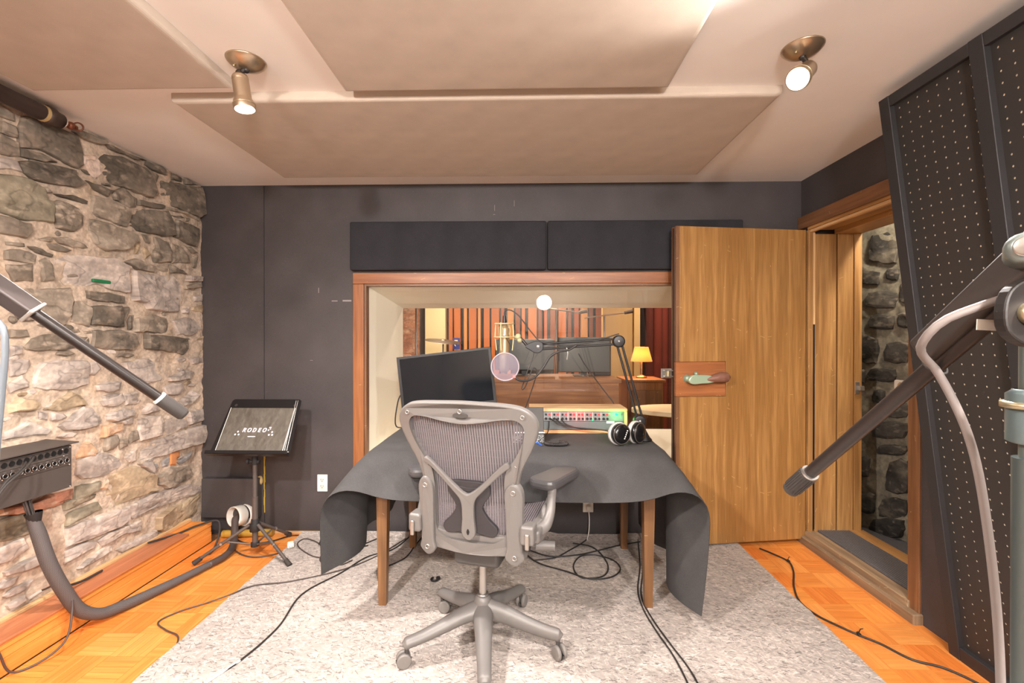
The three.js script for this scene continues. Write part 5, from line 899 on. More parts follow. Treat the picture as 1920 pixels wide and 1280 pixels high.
cable('thin cable hanging with a clip from the end of the boom arm', [[.06, 1.258, -2.49], [.055, 1.225, -2.485], [.02, 1.13, -2.47], [-.005, 1.05, -2.46], [.01, 1.06, -2.455], [.06, 1.17, -2.455], [.075, 1.155, -2.46], [.04, 1.02, -2.47], [.0, .9, -2.5], [-.01, TOP + .005, -2.52]], .0028);
cable('black monitor cable dropping beside the left edge of the monitor', [[-.70, 1.02, -2.77], [-.75, .98, -2.775], [-.775, .90, -2.78], [-.785, .80, -2.79], [-.775, TOP + .005, -2.80], [-.7, TOP + .005, -2.81]], .004);
cable('black lead rising behind the wooden rack case', [[.62, TOP + .005, -2.83], [.585, .90, -2.87], [.5, 1.02, -2.90], [.40, 1.16, -2.92], [.36, 1.23, -2.93]], .0035);

// ---------- music stand ----------
{
  const o = thing('music_stand', 'black folding music stand with a glossy printed board near the corner', 'music stand', [-1.635, 0, -2.74]);
  const st = M.standMetal;
  part(o, 'upright', cyl([0, .06, 0], [0, .36, 0], .0165, .0165, 16), st); part(o, 'upright', cyl([0, .34, 0], [0, .62, 0], .0125, .0125, 16), st);
  part(o, 'leg_collar', lathe([[.017, 0], [.03, .004], [.03, .045], [.022, .055], [.022, .075], [.017, .078]], [0, .15, 0], [0, 1, 0], 18), M.blackRubber);
  part(o, 'brace_hub', lathe([[.017, 0], [.024, .003], [.024, .026], [.017, .03]], [0, .058, 0], [0, 1, 0], 16), M.blackRubber);
  const feet = [[-.285, .135], [.29, .145], [.075, -.27]];
  for (const [x, z] of feet) {
    const top = [x * .09, .195, z * .09], l = part(o, 'leg', cyl(top, [x * .93, .032, z * .93], .0095, .0095, 12), st);
    part(l, 'rubber_foot', cyl([x * .88, .04, z * .88], [x, .016, z], .0135, .015, 12), M.grip);
    part(o, 'brace', cyl([x * .06, .075, z * .06], [x * .5, .115, z * .5], .0055, .0055, 8), st);
    part(l, 'leg_ring', cyl([x * .55, .107, z * .55], [x * .58, .102, z * .58], .0115, .0115, 12), M.steel);
  }
  part(o, 'tilt_clamp', merge([cyl([-.03, .575, 0], [.03, .575, 0], .012, .012, 12), cyl([0, .56, 0], [0, .64, -.0], .018, .016, 14)]), M.blackRubber);
  part(o, 'clamp_knob', lathe([[0, 0], [.016, 0], [.018, .012], [.01, .02], [0, .02]], [-.03, .58, .01], [-1, 0, .3], 14), M.blackRubber);
  // desk plate with punched holes
  const d = new THREE.Group(); d.name = 'desk_plate'; o.add(d); d.position.set(0, .628, .062); d.rotation.x = -Math.atan2(.2, .31);
  const W = .245, Hh = .37, holes = []; const hole = (x, y) => holes.push(Array.from({ length: 16 }, (_, i) => [x + Math.cos(i / 16 * 6.2832) * .0095, y + Math.sin(i / 16 * 6.2832) * .0095]));
  for (const s of [-1, 1]) for (let k = 0; k < 5; k++) { hole(s * (W - .022), .05 + k * .062 + .05); hole(s * (W - .056), .03 + k * .062 + .05); }
  hole(-W + .03, Hh - .018 - .002); hole(W - .03, Hh - .018 - .002);
  const w2 = W - .022, plate = flat([[-W, 0], [W, 0], [w2, Hh - .012], [w2 - .012, Hh], [-w2 + .012, Hh], [-w2, Hh - .012]], .0015, 0, holes.filter(h => h.every(q => Math.abs(q[0]) < W - .008 - .022 * q[1] / Hh)));
  part(d, 'plate', plate, std(0x211f20, .3, .3));
  part(d, 'ledge', merge([box(-W, W, -.004, .0, 0, .045, .001), box(-W, W, -.004, .018, .043, .045, .001)]), std(0x211f20, .3, .3));
  for (const s of [-1, 1]) part(d, 'ledge_pin', ball(s * (W - .012), .022, .006, .006, 10), M.steel);
  part(d, 'grip_rod', merge([cyl([W - .035, .0, .004], [W - .055, Hh - .01, .004], .0022), cyl([W - .022, .0, .004], [W - .043, Hh - .01, .004], .0022)]), M.steel);
}
{ // printed board on the music stand
  const cv = document.createElement('canvas'); cv.width = 1024; cv.height = 760; const c = cv.getContext('2d');
  c.fillStyle = '#5d5650'; c.fillRect(0, 0, 1024, 760);
  for (let k = 0; k < 900; k++) { const x = rnd() * 1024, y = rnd() * 760, r = rr(8, 60), v = Math.floor(rr(52, 128)); c.fillStyle = `rgba(${v + 6},${v},${v - 8},.16)`; c.beginPath(); c.ellipse(x, y, r * .55, r * 1.4, rr(-.6, .6), 0, 7); c.fill(); }
  c.fillStyle = '#f6eef8'; c.save(); c.translate(505, 372); c.transform(1, 0, -.14, 1, 0, 0); c.font = 'bold 96px sans-serif'; c.textAlign = 'center'; c.textBaseline = 'middle';
  'RODEO'.split('').forEach((ch, i) => c.fillText(ch, (i - 2) * 80 - 10, 0)); c.restore();
  const dot = (x, y, r) => { c.beginPath(); c.arc(x, y, r, 0, 7); c.fill(); };
  for (const [x, y] of [[-265, 26], [-295, 72], [-240, 72], [278, 30], [240, 76], [292, 76]]) dot(505 + x, 372 + y, 14);
  c.fillRect(716, 318, 34, 20); c.fillRect(706, 360, 20, 22); c.fillRect(732, 350, 18, 10); for (let k = 0; k < 7; k++) { c.beginPath(); c.ellipse(424 + k * 18, 476, 7, k % 6 ? 10 : 6, .2, 0, 7); c.fill(); }
  const t = new THREE.CanvasTexture(cv); t.colorSpace = THREE.SRGBColorSpace;
  const g = new THREE.BoxGeometry(.405, .305, .006), o = thing('printed_board', 'glossy dark marbled board lettered in white resting on the music stand', 'sign', [-1.635 - .005, .628, -2.678]);
  o.rotation.x = -Math.atan2(.2, .31);
  const body = std(0x1c1a1a, .2), face = std(0xffffff, .28, 0, { map: t });
  part(o, 'board', g.translate(0, .155, .006), body);
  part(o, 'print', new THREE.PlaneGeometry(.401, .301).translate(0, .155, .0095), face, 'marbled print with white lettering');
  for (const s of [-1, 1]) part(o, 'board_edge', box(s * .20375 - .00125, s * .20375 + .00125, .002, .308, .002, .011), M.whitePlastic, 'pale clear edge');
}
// ---------- wall outlets ----------
function outlet(x, y, label) {
  const o = thing('wall_outlet', label, 'outlet', [x, y, BACK]);
  part(o, 'cover_plate', new RoundedBoxGeometry(.07, .115, .007, 2, .003).translate(0, 0, .0035), M.whitePlastic);
  for (const s of [-1, 1]) { const r = part(o, 'socket', flat(smoothLoop([[-.017, 0], [-.012, .014], [.012, .014], [.017, 0], [.012, -.014], [-.012, -.014]], 28), .002, .0005).translate(0, s * .022, .007), std(0xe2dccf, .45)); part(r, 'slots', merge([box(-.009, -.006, s * .022 - .001, s * .022 + .009, .009, .0102), box(.006, .009, s * .022 - .001, s * .022 + .008, .009, .0102), cyl([0, s * .022 - .008, .009], [0, s * .022 - .008, .0102], .003)]), M.black); }
  return o;
}
outlet(-1.364, .345, 'white double power outlet on the charcoal wall beside the music stand');
outlet(.44, .22, 'white power outlet in the shade under the desk');
{ const o = thing('power_plug', 'small plug adaptor with a wire in the outlet under the desk', 'plug', [.44, .198, BACK]); part(o, 'plug_body', new RoundedBoxGeometry(.03, .03, .028, 1, .005).translate(0, 0, .0245), M.whitePlastic); part(o, 'plug_cord', capped([[0, -.005, .03], [0, -.06, .06], [-.005, -.14, .07], [-.02, -.178, .1]], .0035), M.whitePlastic); }
// ---------- white drain pipe in the corner ----------
{
  const o = thing('pipe_elbow', 'white plastic pipe mouth in the corner with the cable snake fed into it', 'pipe', [-1.905, .145, -2.99]);
  const d = [-.35, .1, .9];
  part(o, 'mouth', lathe([[.045, -.05], [.055, -.04], [.066, -.03], [.066, .02], [.066, .03], [.058, .03], [.056, -.02], [.04, -.04]], [0, 0, 0], d, 30), std(0xe8e2d8, .35));
  part(o, 'rim_band', lathe([[.066, 0], [.072, .001], [.072, .014], [.066, .015]], [.035, -.004, -.035], d, 30), std(0xd8d0ca, .35));
  part(o, 'body', lathe([[.0, 0], [.068, 0], [.07, .05], [.066, .055]], [.05, -.006, -.07], d, 30), std(0xe8e2d8, .35));
  part(o, 'bore', cyl([.012, -.004, -.036], [.016, -.005, -.04], .042, .042, 22), std(0x6d8583, .6), 'grey green inside');
}
solo('yellow_pipe', 'short yellow pipe lying behind the music stand foot', 'pipe', merge([cyl([-2.0, .026, -2.985], [-1.68, .026, -3.02], .024, .024, 16)]), std(0xb08a34, .5));
// ---------- stage box and cable snake ----------
{
  const o = thing('stage_box', 'grey metal stage box with rows of connectors mounted on the stone wall', 'stage box', [-2.06, .65, -2.03]);   // front looks along +x, local z runs to the viewer
  const L = .72, mm = std(0x554d49, .5, .25);
  part(o, 'body', box(-.14, 0, 0, .192, 0, L, .003), mm); part(o, 'lid', (() => { const g = box(-.15, .015, 0, .006, -.02, L + .02, .002); g.rotateZ(-.06); g.translate(0, .198, 0); return g; })(), mm);
  part(o, 'jack_panel', box(0, .003, .104, .188, .008, L - .01, .001), std(0x4d4541, .5, .2));
  for (let k = 0; k < 12; k++) part(o, 'jack_hole', lathe([[.0, .0004], [.0105, .0004], [.0112, .002], [.0118, 0]], [.003, .171, .03 + k * .0272], [1, 0, 0], 16), std(0x090808, .6));
  for (let k = 0; k < 20; k++) { const z = .028 + k * .0272; const j = part(o, 'connector', lathe([[.0, .001], [.008, .001], [.008, .004], [.011, .004], [.0115, 0]], [.003, .128, z], [1, 0, 0], 16), M.blackGloss); part(j, 'connector_rim', (() => { const t = new THREE.TorusGeometry(.0095, .0012, 6, 18); t.rotateY(Math.PI / 2); t.translate(.007, .128, z); return t; })(), M.steel); part(j, 'release_tab', box(.003, .007, .139, .144, z - .005, z + .005, .001), M.steel); part(j, 'fixing_screw', ball(.004, .115, z + .009, .003, 8), M.steel); }
  part(o, 'divider_strip', box(.002, .005, .151, .154, .02, L - .02), M.steel);
  for (const [y, z] of [[.184, .012], [.105, .014], [.006, .012], [.18, .045], [.15, .04]]) part(o, 'screw', ball(.003, y, z, .004, 8), M.steel);
}
cable('grey patch cable plugged into the stage box jack', [[-2.052, .826, -1.86], [-2.035, .832, -1.845], [-2.0, .82, -1.80], [-1.97, .80, -1.74], [-1.95, .76, -1.66], [-1.93, .6, -1.55], [-1.9, .3, -1.5], [-1.88, .01, -1.45]], .0045, M.grip);
cable('grey cable running beside the patch cable out of the stage box', [[-2.052, .815, -1.83], [-2.03, .816, -1.81], [-1.99, .80, -1.75], [-1.96, .77, -1.67], [-1.95, .55, -1.58], [-1.93, .2, -1.53], [-1.92, .01, -1.5]], .0045, M.grip);
{
  const o = thing('cable_snake', 'thick braided multicore snake looping from the stage box to the white pipe', 'cable');
  const sl = std(0xffffff, .6, 0, { map: makeTexture(128, 128, (u, v, x, y) => { const k = ((x + y) % 8 < 2 || (x - y + 128) % 8 < 2) ? 124 : 40; return [k, k * .93, k * .92]; }, true, 15, 7) });
  part(o, 'sleeve', tapered([[-2.075, .58, -1.872], [-2.06, .5, -1.885], [-2.035, .36, -1.905], [-2.01, .22, -1.945], [-1.99, .1, -2.0], [-1.965, .045, -2.07], [-1.94, .03, -2.16], [-1.89, .026, -2.30], [-1.84, .026, -2.45], [-1.805, .026, -2.58]], [.02, .026, .027, .027, .027, .026, .026, .024, .02, .019], 12), sl, 'braided sleeve');
  part(o, 'trunk', tapered([[-1.806, .026, -2.57], [-1.785, .026, -2.66], [-1.79, .03, -2.74], [-1.83, .05, -2.84], [-1.87, .11, -2.91], [-1.893, .148, -2.955], [-1.893, .142, -3.0]], [.019, .019, .02, .021, .021, .02, .018], 12), M.cableBrown);
  for (let k = 0; k < 6; k++) { const a = k / 6 * 6.28; part(o, 'core_wire', capped([[-2.09 + Math.cos(a) * .012, .655, -1.865 + Math.sin(a) * .012], [-2.085 + Math.cos(a) * .01, .62, -1.868 + Math.sin(a) * .01], [-2.075 + Math.cos(a) * .01, .57, -1.873 + Math.sin(a) * .01]], .0045, 12, 6), k % 3 ? M.cableBrown : M.grip); }
  part(o, 'frayed_end', lathe([[.018, 0], [.024, .02], [.03, .045], [.026, .03]], [-2.066, .545, -1.88], [-.1, 1, .1], 12), M.blackRubber);
}
// ---------- microphone stands ----------
{ // right, close to the viewer
  const o = thing('microphone_stand', 'dark microphone stand close on the right, boom end by the door', 'microphone stand', [.517, 0, -.47]);
  const P = (x, y, z) => [x - .517, y, z + .47];
  part(o, 'upright', cyl([0, .02, 0], [0, 1.20, 0], .0175, .0175, 20), std(0x56605f, .35, .5)); part(o, 'upright', cyl([0, 1.18, 0], [0, 1.345, 0], .0125, .0125, 20), std(0x6b7673, .35, .5));
  part(o, 'height_collar', lathe([[.018, 0], [.022, .002], [.022, .05], [.016, .055]], [0, 1.215, 0], [0, 1, 0], 22), std(0x5d6b6c, .35, .3)); part(o, 'collar_ring', lathe([[.018, 0], [.026, .001], [.026, .007], [.018, .008]], [0, 1.25, 0], [0, 1, 0], 22), M.brass, 'pale brass ring');
  part(o, 'foot', merge([lathe([[0, 0], [.13, 0], [.13, .012], [.11, .022], [.02, .03], [0, .03]], [0, .002, 0], [0, 1, 0], 36)]), M.black);
  const A = P(.452, 1.078, -.765), Bm = P(.496, 1.372, -.46), at = t => [A[0] + (Bm[0] - A[0]) * t, A[1] + (Bm[1] - A[1]) * t, A[2] + (Bm[2] - A[2]) * t];
  part(o, 'boom', cyl(at(.05), at(1.9), .0095, .0095, 18), M.boom);
  const gr = part(o, 'boom_grip', cyl(at(-.03), at(.1), .0128, .0128, 26), M.grip, 'ribbed rubber grip'); 
  { const q = new THREE.Quaternion().setFromUnitVectors(V(0, 1, 0), V(Bm[0] - A[0], Bm[1] - A[1], Bm[2] - A[2]).normalize()), l = []; for (let k = 0; k < 22; k++) { const b = new THREE.BoxGeometry(.0016, .045, .0016); const a = k / 22 * 6.283; b.translate(Math.cos(a) * .0128, 0, Math.sin(a) * .0128); l.push(b); } const m = mergeGeometries(l); m.applyQuaternion(q); const c = at(.04); m.translate(...c); part(gr, 'grip_ribs', m, M.grip); }
  part(o, 'grip_ring', cyl(at(.1), at(.108), .0126, .0126, 24), M.steel, 'pale ring on the boom');
  const q = new THREE.Quaternion().setFromUnitVectors(V(0, 1, 0), V(Bm[0] - A[0], Bm[1] - A[1], Bm[2] - A[2]).normalize());
  part(o, 'clutch_block', (() => { const g = new RoundedBoxGeometry(.036, .17, .036, 2, .006); g.applyQuaternion(q); const c = at(.93); g.translate(c[0], c[1] + .01, c[2] - .012); return g; })(), std(0x3a322e, .45, .3));
  part(o, 'clutch_plate', (() => { const g = flat(smoothLoop([[-.018, .024], [.004, .036], [.03, .02], [.028, -.014], [0.004, -.026], [-.02, -.012]], 36), .008, .002); g.translate(...P(.482, 1.341, -.452)); return g; })(), std(0x241f1d, .5, .2));
  part(o, 'clutch_bolt', ball(...P(.478, 1.345, -.44), .0105, 16), M.brass);
  const kn = part(o, 'clutch_knob', lathe([[0, .022], [.009, .022], [.014, .018], [.0155, .01], [.0155, -.05], [0, -.05]], P(.474, 1.404, -.44), [-.55, .05, .55], 20), std(0x77807d, .35, .4)); part(kn, 'knob_cap', lathe([[0, .0245], [.008, .0242], [.0095, .022]], P(.474, 1.404, -.44), [-.55, .05, .55], 18), M.steel);
  part(o, 'label_tag', (() => { const g = new THREE.BoxGeometry(.03, .011, .001); g.rotateZ(-.05); g.translate(...P(.478, 1.335, -.475)); return g; })(), M.whitePlastic, 'white paper tag');
  for (let k = 0; k < 1; k++) part(o, 'cable_tie', (() => { const t = new THREE.TorusGeometry(.0125, .0015, 6, 18); t.rotateX(Math.PI / 2); t.applyQuaternion(q); const c = at(.72); t.translate(...c); return t; })(), M.grip);
}
cable('thick grey cable looped around the right microphone boom and hanging down', [[.62, 1.44, -.40], [.56, 1.402, -.42], [.5, 1.372, -.45], [.46, 1.352, -.475], [.443, 1.342, -.485], [.435, 1.332, -.492], [.4335, 1.322, -.5], [.437, 1.312, -.51], [.447, 1.304, -.52], [.458, 1.297, -.526], [.472, 1.285, -.53], [.508, 1.21, -.53], [.53, 1.10, -.53], [.545, .9, -.53], [.535, .6, -.54], [.545, .3, -.55], [.55, .03, -.62], [.6, .02, -.8]], .0044, std(0x7d7470, .5));
{ // left
  const o = thing('microphone_stand', 'dark microphone stand at the left edge, boom pointing at the charcoal wall corner', 'microphone stand', [-.86, 0, -.70]);
  const P = (x, y, z) => [x + .86, y, z + .70];
  part(o, 'upright', cyl([0, .02, 0], [0, .95, 0], .0145, .0145, 18), std(0x5f6a69, .35, .5)); part(o, 'upright', cyl([0, .93, 0], [0, 1.56, 0], .011, .011, 18), std(0x5f6a69, .35, .5));
  part(o, 'height_collar', lathe([[.015, 0], [.021, .002], [.021, .05], [.014, .056]], [0, .93, 0], [0, 1, 0], 20), M.blackRubber);
  part(o, 'foot', lathe([[0, 0], [.13, 0], [.13, .012], [.11, .022], [.02, .03], [0, .03]], [0, .002, 0], [0, 1, 0], 36), M.black);
  const A = P(-.675, 1.168, -.895), Bm = P(-.858, 1.408, -.72), at = t => [A[0] + (Bm[0] - A[0]) * t, A[1] + (Bm[1] - A[1]) * t, A[2] + (Bm[2] - A[2]) * t];
  const dir = V(Bm[0] - A[0], Bm[1] - A[1], Bm[2] - A[2]).normalize(), q = new THREE.Quaternion().setFromUnitVectors(V(0, 1, 0), dir);
  part(o, 'boom', cyl(at(.1), at(1.9), .0092, .0092, 18), M.boom); part(o, 'boom_grip', lathe([[0, 0], [.009, .001], [.0125, .006], [.013, .05], [.012, .056]], A, [dir.x, dir.y, dir.z], 20), M.grip, 'rubber boom grip'); part(o, 'grip_ring', cyl(at(.155), at(.17), .0128, .0128, 20), M.whitePlastic, 'pale ring on the boom');
  part(o, 'clutch_block', (() => { const g = new RoundedBoxGeometry(.028, .12, .032, 2, .005); g.applyQuaternion(q); g.translate(...at(1.0)); return g; })(), std(0x4f4745, .45, .3)); part(o, 'block_edge', (() => { const g = new RoundedBoxGeometry(.03, .006, .034, 1, .002); g.applyQuaternion(q); g.translate(...at(.83)); return g; })(), std(0x9c938c, .4));
  part(o, 'clutch_knob', lathe([[0, .012], [.016, .011], [.022, .004], [.022, -.03], [0, -.03]], P(-.862, 1.362, -.70), [.8, .1, .6], 24), std(0xc9b9bb, .4, .2));
}
cable('blue grey cable hanging down the left microphone stand', [[-.855, 1.36, -.712], [-.835, 1.34, -.712], [-.832, 1.3, -.712], [-.838, 1.23, -.712], [-.848, 1.12, -.712], [-.856, .9, -.716], [-.858, .75, -.716], [-.845, .6, -.72], [-.83, .4, -.72], [-.80, .2, -.72], [-.78, .02, -.76], [-.7, .02, -.9]], .0046, std(0x6a7076, .45));
// ---------- cables on the floor ----------
cable('long black cable crossing the rug from the desk to the lower left', ROUTES.rugLong, .004);
cable('thin cable leaving the rug and hooking back on the orange floor at left', ROUTES.rugToFloor, .0035, M.cableBrown);
cable('loose cable loop on the rug near the music stand foot', ROUTES.coilA, .0038, M.cableBrown);
cable('short curl of cable beneath the left hanging corner of the desk cloth', ROUTES.coilB, .0035);
cable('cable curving around the front of the music stand foot', ROUTES.standLoop, .0042, M.cableBrown);
cable('cable curving behind the centre pole of the music stand', ROUTES.standLoop2, .0042);
cable('black cable with two ties winding over the parquet by the doorway', ROUTES.doorFloor, .0048);
cable('cable along the right front desk leg, the left one of two on the rug', ROUTES.legA, .0036);
cable('cable along the right front desk leg, the right one of two on the rug', ROUTES.legB, .0036);
cable('large tangled loop of black cable under the desk right of the chair', ROUTES.tangA, .0042);
cable('straight cable through the tangle under the right half of the desk', ROUTES.tangB, .0042);
cable('cable climbing from the tangle towards the outlet under the desk', ROUTES.tangC, .0042);
cable('cable behind the left front desk leg going under the desk', ROUTES.leftBack, .004);
cable('cable lying along the back of the rug left of the chair', ROUTES.leftBack2, .0036);
cable('grey cable lying in the corner between stone wall and step', [[-2.14, .16, -2.55], [-2.1, .14, -2.72], [-2.06, .145, -2.83], [-1.99, .14, -2.92], [-1.95, .09, -2.88], [-1.93, .02, -2.8], [-1.92, .01, -2.74]], .006, M.grip);
cable('thin cable looping off a socket at the foot of the stone wall', [[-2.17, .19, -2.0], [-2.1, .215, -2.0], [-2.02, .2, -1.98], [-1.95, .14, -1.92], [-1.93, .05, -1.87], [-1.96, .012, -1.8], [-2.01, .012, -1.74], [-2.02, .15, -1.68], [-2.06, .15, -1.6]], .0042, M.cableBrown);
cable('pair of short cable ends lying behind the snake on the step', [[-2.06, .28, -1.93], [-2.1, .2, -2.02], [-2.12, .162, -2.12], [-2.13, .152, -2.25]], .0055, M.grip);
solo('wall_socket_plug', 'small pale plug at the foot of the stone wall', 'plug', merge([cyl([-2.18, .178, -1.95], [-2.168, .19, -1.995], .009, .007, 12)]), std(0xb0a498, .5));
{ const o = thing('adaptor_plug', 'small white adaptor lying in the cable loop on the rug', 'plug', [-1.462, .015, -2.83], .5); part(o, 'plug_body', new RoundedBoxGeometry(.04, .03, .045, 2, .008).translate(0, .015, 0), M.whitePlastic); part(o, 'prong', merge([box(-.008, -.006, .012, .018, .022, .036), box(.006, .008, .012, .018, .022, .036)]), M.steel); }
{ const o = thing('cable_clip', 'small black broken clip lying on the rug left of the chair', 'clip', [-.478, .015, -2.455], .4); const t = new THREE.TorusGeometry(.018, .006, 6, 16, 4.6); t.rotateX(Math.PI / 2); t.translate(0, .007, 0); part(o, 'ring', t, M.black); part(o, 'tab', box(.01, .03, .002, .016, -.008, .008, .002), M.black); }
for (const [i, lab] of [[2, 'dark cable tie at the far bend of the parquet cable'], [8, 'dark cable tie at the near bend of the parquet cable']]) { const p = ROUTES.doorFloor[i]; const o = thing('cable_tie', lab, 'cable tie', [p[0], .002, p[2]], i); part(o, 'band', lathe([[.005, -.008], [.0075, -.007], [.0075, .007], [.005, .008]], [0, .0085, 0], [1, 0, .3], 12), M.black); part(o, 'tail', capped([[0, .012, 0], [.012, .02, .02], [.02, .016, .04]], .002), M.black); }
{ const a = ROUTES.rugLong; const o = solo('tape_band', 'white tape wrapped on the long cable at the lower left of the rug', 'tape', tube([a[6], [(a[6][0] + a[7][0]) / 2, .018, (a[6][2] + a[7][2]) / 2], a[7]].map(p => [p[0], .0185, p[2]]), .0052, 16, 8), M.whitePlastic); o.scale.set(1, 1, 1); }

// ---------- the room beyond the window ----------
{
  const z0 = WZ, z1 = -7.2, H = 2.6;
  struct('floor_live_room', box(-3.4, 3.4, -.1, 0, z1 - .1, z0), M.liveWood, 'brown wooden floor of the room beyond the window', 'floor');
  struct('ceiling_live_room', box(-3.4, 3.4, H, H + .1, z1 - .1, z0), M.plaster, 'pale ceiling of the room beyond the window', 'ceiling');
  struct('wall_live_far', box(-3.4, 3.4, -.05, H + .05, z1 - .12, z1), std(0x2c2422, .8), 'dark far wall behind the wooden slats', 'wall');
  struct('wall_live_left', box(-3.5, -3.4, -.05, H + .05, z1, z0), std(0x6b4a36, .8), 'brown side wall of the room beyond the window', 'wall');
  struct('wall_live_right', box(3.4, 3.5, -.05, H + .05, z1, z0), std(0xb79a6a, .8), 'tan side wall of the room beyond the window', 'wall');
  struct('wall_live_near', merge([box(-3.5, LEFT - .25, -.05, H + .05, z0, z0 + .1), box(JX, 3.5, -.05, H + .05, z0 + .02, z0 + .1), box(-3.5, 3.5, CEIL, H + .05, z0, z0 + .1)]), M.plaster, 'near wall pieces of the room beyond the window', 'wall');
  // slatted diffuser
  const o = thing('slat_diffuser', 'wall of upright orange and brown wooden slats beyond the window', 'diffuser', [0, 0, z1 + .004]);
  const mats = [std(0xc8743c, .5), std(0xd89a5e, .5), std(0x8a4a2a, .5), std(0xb05a30, .5)];
  let x = -1.16; const ws = [.06, .1, .05, .12, .04, .09, .12, .05, .1, .07, .05, .13, .06, .05, .1, .12, .05, .07, .1, .06, .12, .05, .09, .06, .1];
  for (let k = 0; x < 1.3; k++) { const w = ws[k % ws.length], d = .04 + .1 * hash(k, 3, 5); part(o, 'slat', box(x, x + w, .1, 2.5, 0, d, .004), mats[Math.floor(hash(k, 1, 6) * 4)]); x += w + (k % 3 === 1 ? .05 : .028); }
  { const s = thing('blue_sign', 'small blue sign with a white curl on a pole beyond the glass', 'sign', [-1.0, 0, z1 + .35]); part(s, 'pole', cyl([0, .01, -.01], [0, 1.25, -.01], .008), M.steel); part(s, 'foot', lathe([[0, 0], [.12, 0], [.1, .015], [.01, .02]], [0, .001, -.01]), M.black); part(s, 'sheet', box(-.055, .055, 1.18, 1.35, 0, .004), std(0x2f3f96, .6)); const t = new THREE.TorusGeometry(.025, .007, 6, 16, 4.4); part(s, 'white_curl', t.translate(0, 1.25, .006), M.whitePlastic); part(s, 'white_bar', box(-.03, .02, 1.30, 1.32, .004, .007), M.whitePlastic); }
  solo('cream_panel', 'bright cream panel standing left of the slats beyond the window', 'panel', box(-1.52, -1.2, .2, 2.4, z1 + .02, z1 + .16, .01), std(0xf0e2b4, .7));
  solo('stone_pillar', 'brown rough pillar at the far left beyond the window', 'pillar', merge([box(-2.0, -1.62, 0, H, z1 + .01, z1 + .25, .03), box(-1.96, -1.7, .6, 1.1, z1 + .2, z1 + .3, .04)]), M.stone.r);
  { const p = thing('partition_wall', 'tan partition with a pale door post beyond the window at right', 'partition'); part(p, 'panel', box(1.05, 1.45, 0, H, -6.1, -6.0, .005), std(0xc2a06a, .7)); part(p, 'post', box(1.45, 1.53, 0, H, -6.12, -5.96, .005), std(0xd9b982, .6)); }
  { const c = thing('red_curtain', 'dark red curtain beyond the window by the door edge', 'curtain'); for (let k = 0; k < 7; k++) part(c, 'fold', cyl([1.66 + k * .095, .02, -6.0 + (k % 2) * .05], [1.66 + k * .095, 2.4, -6.0 + (k % 2) * .05], .06, .055, 10), std(k % 3 ? 0x6e2a20 : 0x54201a, .9)); }
  // console furniture just past the glass
  { const d = thing('mixing_desk', 'wooden mixing desk with its back to the window beyond the glass', 'desk', [.12, 0, -4.15]);
    part(d, 'back_panel', box(-.55, .75, .05, .93, .0, .03, .004, 'x'), M.liveWood); part(d, 'side_panel', box(-.55, -.51, 0, .96, -.6, 0, .004, 'y'), M.liveWood); part(d, 'side_panel', box(.71, .75, 0, .96, -.6, 0, .004, 'y', .4), M.liveWood); part(d, 'desk_top', box(-.57, .77, .93, .965, -.62, .04, .004, 'x', .7), M.liveWood); }
  const screen = (x, z, w, h, y, label, turn = 0) => { const s = thing('screen_back', label, 'monitor', [x, .966, z], turn); part(s, 'case', new RoundedBoxGeometry(w, h, .04, 1, .008).translate(0, y + h / 2, 0), std(0x3f4443, .45)); part(s, 'neck', box(-.03, .03, 0, y + .1, -.045, -.02), M.black); part(s, 'stand', box(-.1, .1, 0, .012, -.12, .02, .003), M.black); };
  screen(.02, -4.45, .58, .3, .06, 'back of the wide grey screen on the mixing desk beyond the glass'); screen(.60, -4.45, .5, .34, .04, 'back of the taller dark screen at the right end of the mixing desk');
  { const s = thing('studio_speaker', 'dark studio speaker on the mixing desk near the right screen', 'speaker', [.79, .966, -4.62]); part(s, 'cabinet', new RoundedBoxGeometry(.17, .36, .2, 1, .01).translate(0, .18, 0), M.black); part(s, 'rear_plate', box(-.06, .06, .05, .25, .1, .104), std(0x2a2a2c, .5)); }
  { const c = thing('far_chair', 'dark high-backed chair behind the mixing desk beyond the glass', 'chair', [.05, 0, -5.25], .3); part(c, 'backrest', new RoundedBoxGeometry(.5, .62, .08, 2, .035).translate(0, 1.02, .2), M.black); part(c, 'seat', new RoundedBoxGeometry(.5, .09, .48, 2, .035).translate(0, .5, 0), M.black); part(c, 'column', cyl([0, .06, 0], [0, .5, 0], .03), M.standMetal); for (let k = 0; k < 5; k++) { const a = k * 1.2566; part(c, 'base_arm', cyl([0, .09, 0], [Math.cos(a) * .3, .04, Math.sin(a) * .3], .025, .02, 8), M.black); part(c, 'caster', ball(Math.cos(a) * .3, .03, Math.sin(a) * .3, .03, 8), M.black); } }
  { const s = thing('cymbal_stand', 'cymbal on a thin stand left of centre beyond the glass', 'cymbal', [-.98, 0, -5.6]); const c = lathe([[0, .02], [.03, .018], [.04, .008], [.22, -.006], [.23, -.01]], [0, 1.31, 0], [.12, 1, .1], 30); part(s, 'cymbal_plate', c, std(0x4a3a2a, .4, .6)); part(s, 'pole', cyl([0, .5, 0], [0, 1.33, 0], .012), M.steel); for (let k = 0; k < 3; k++) part(s, 'leg', cyl([0, .55, 0], [Math.cos(k * 2.1) * .3, .008, Math.sin(k * 2.1) * .3], .01), M.steel); }
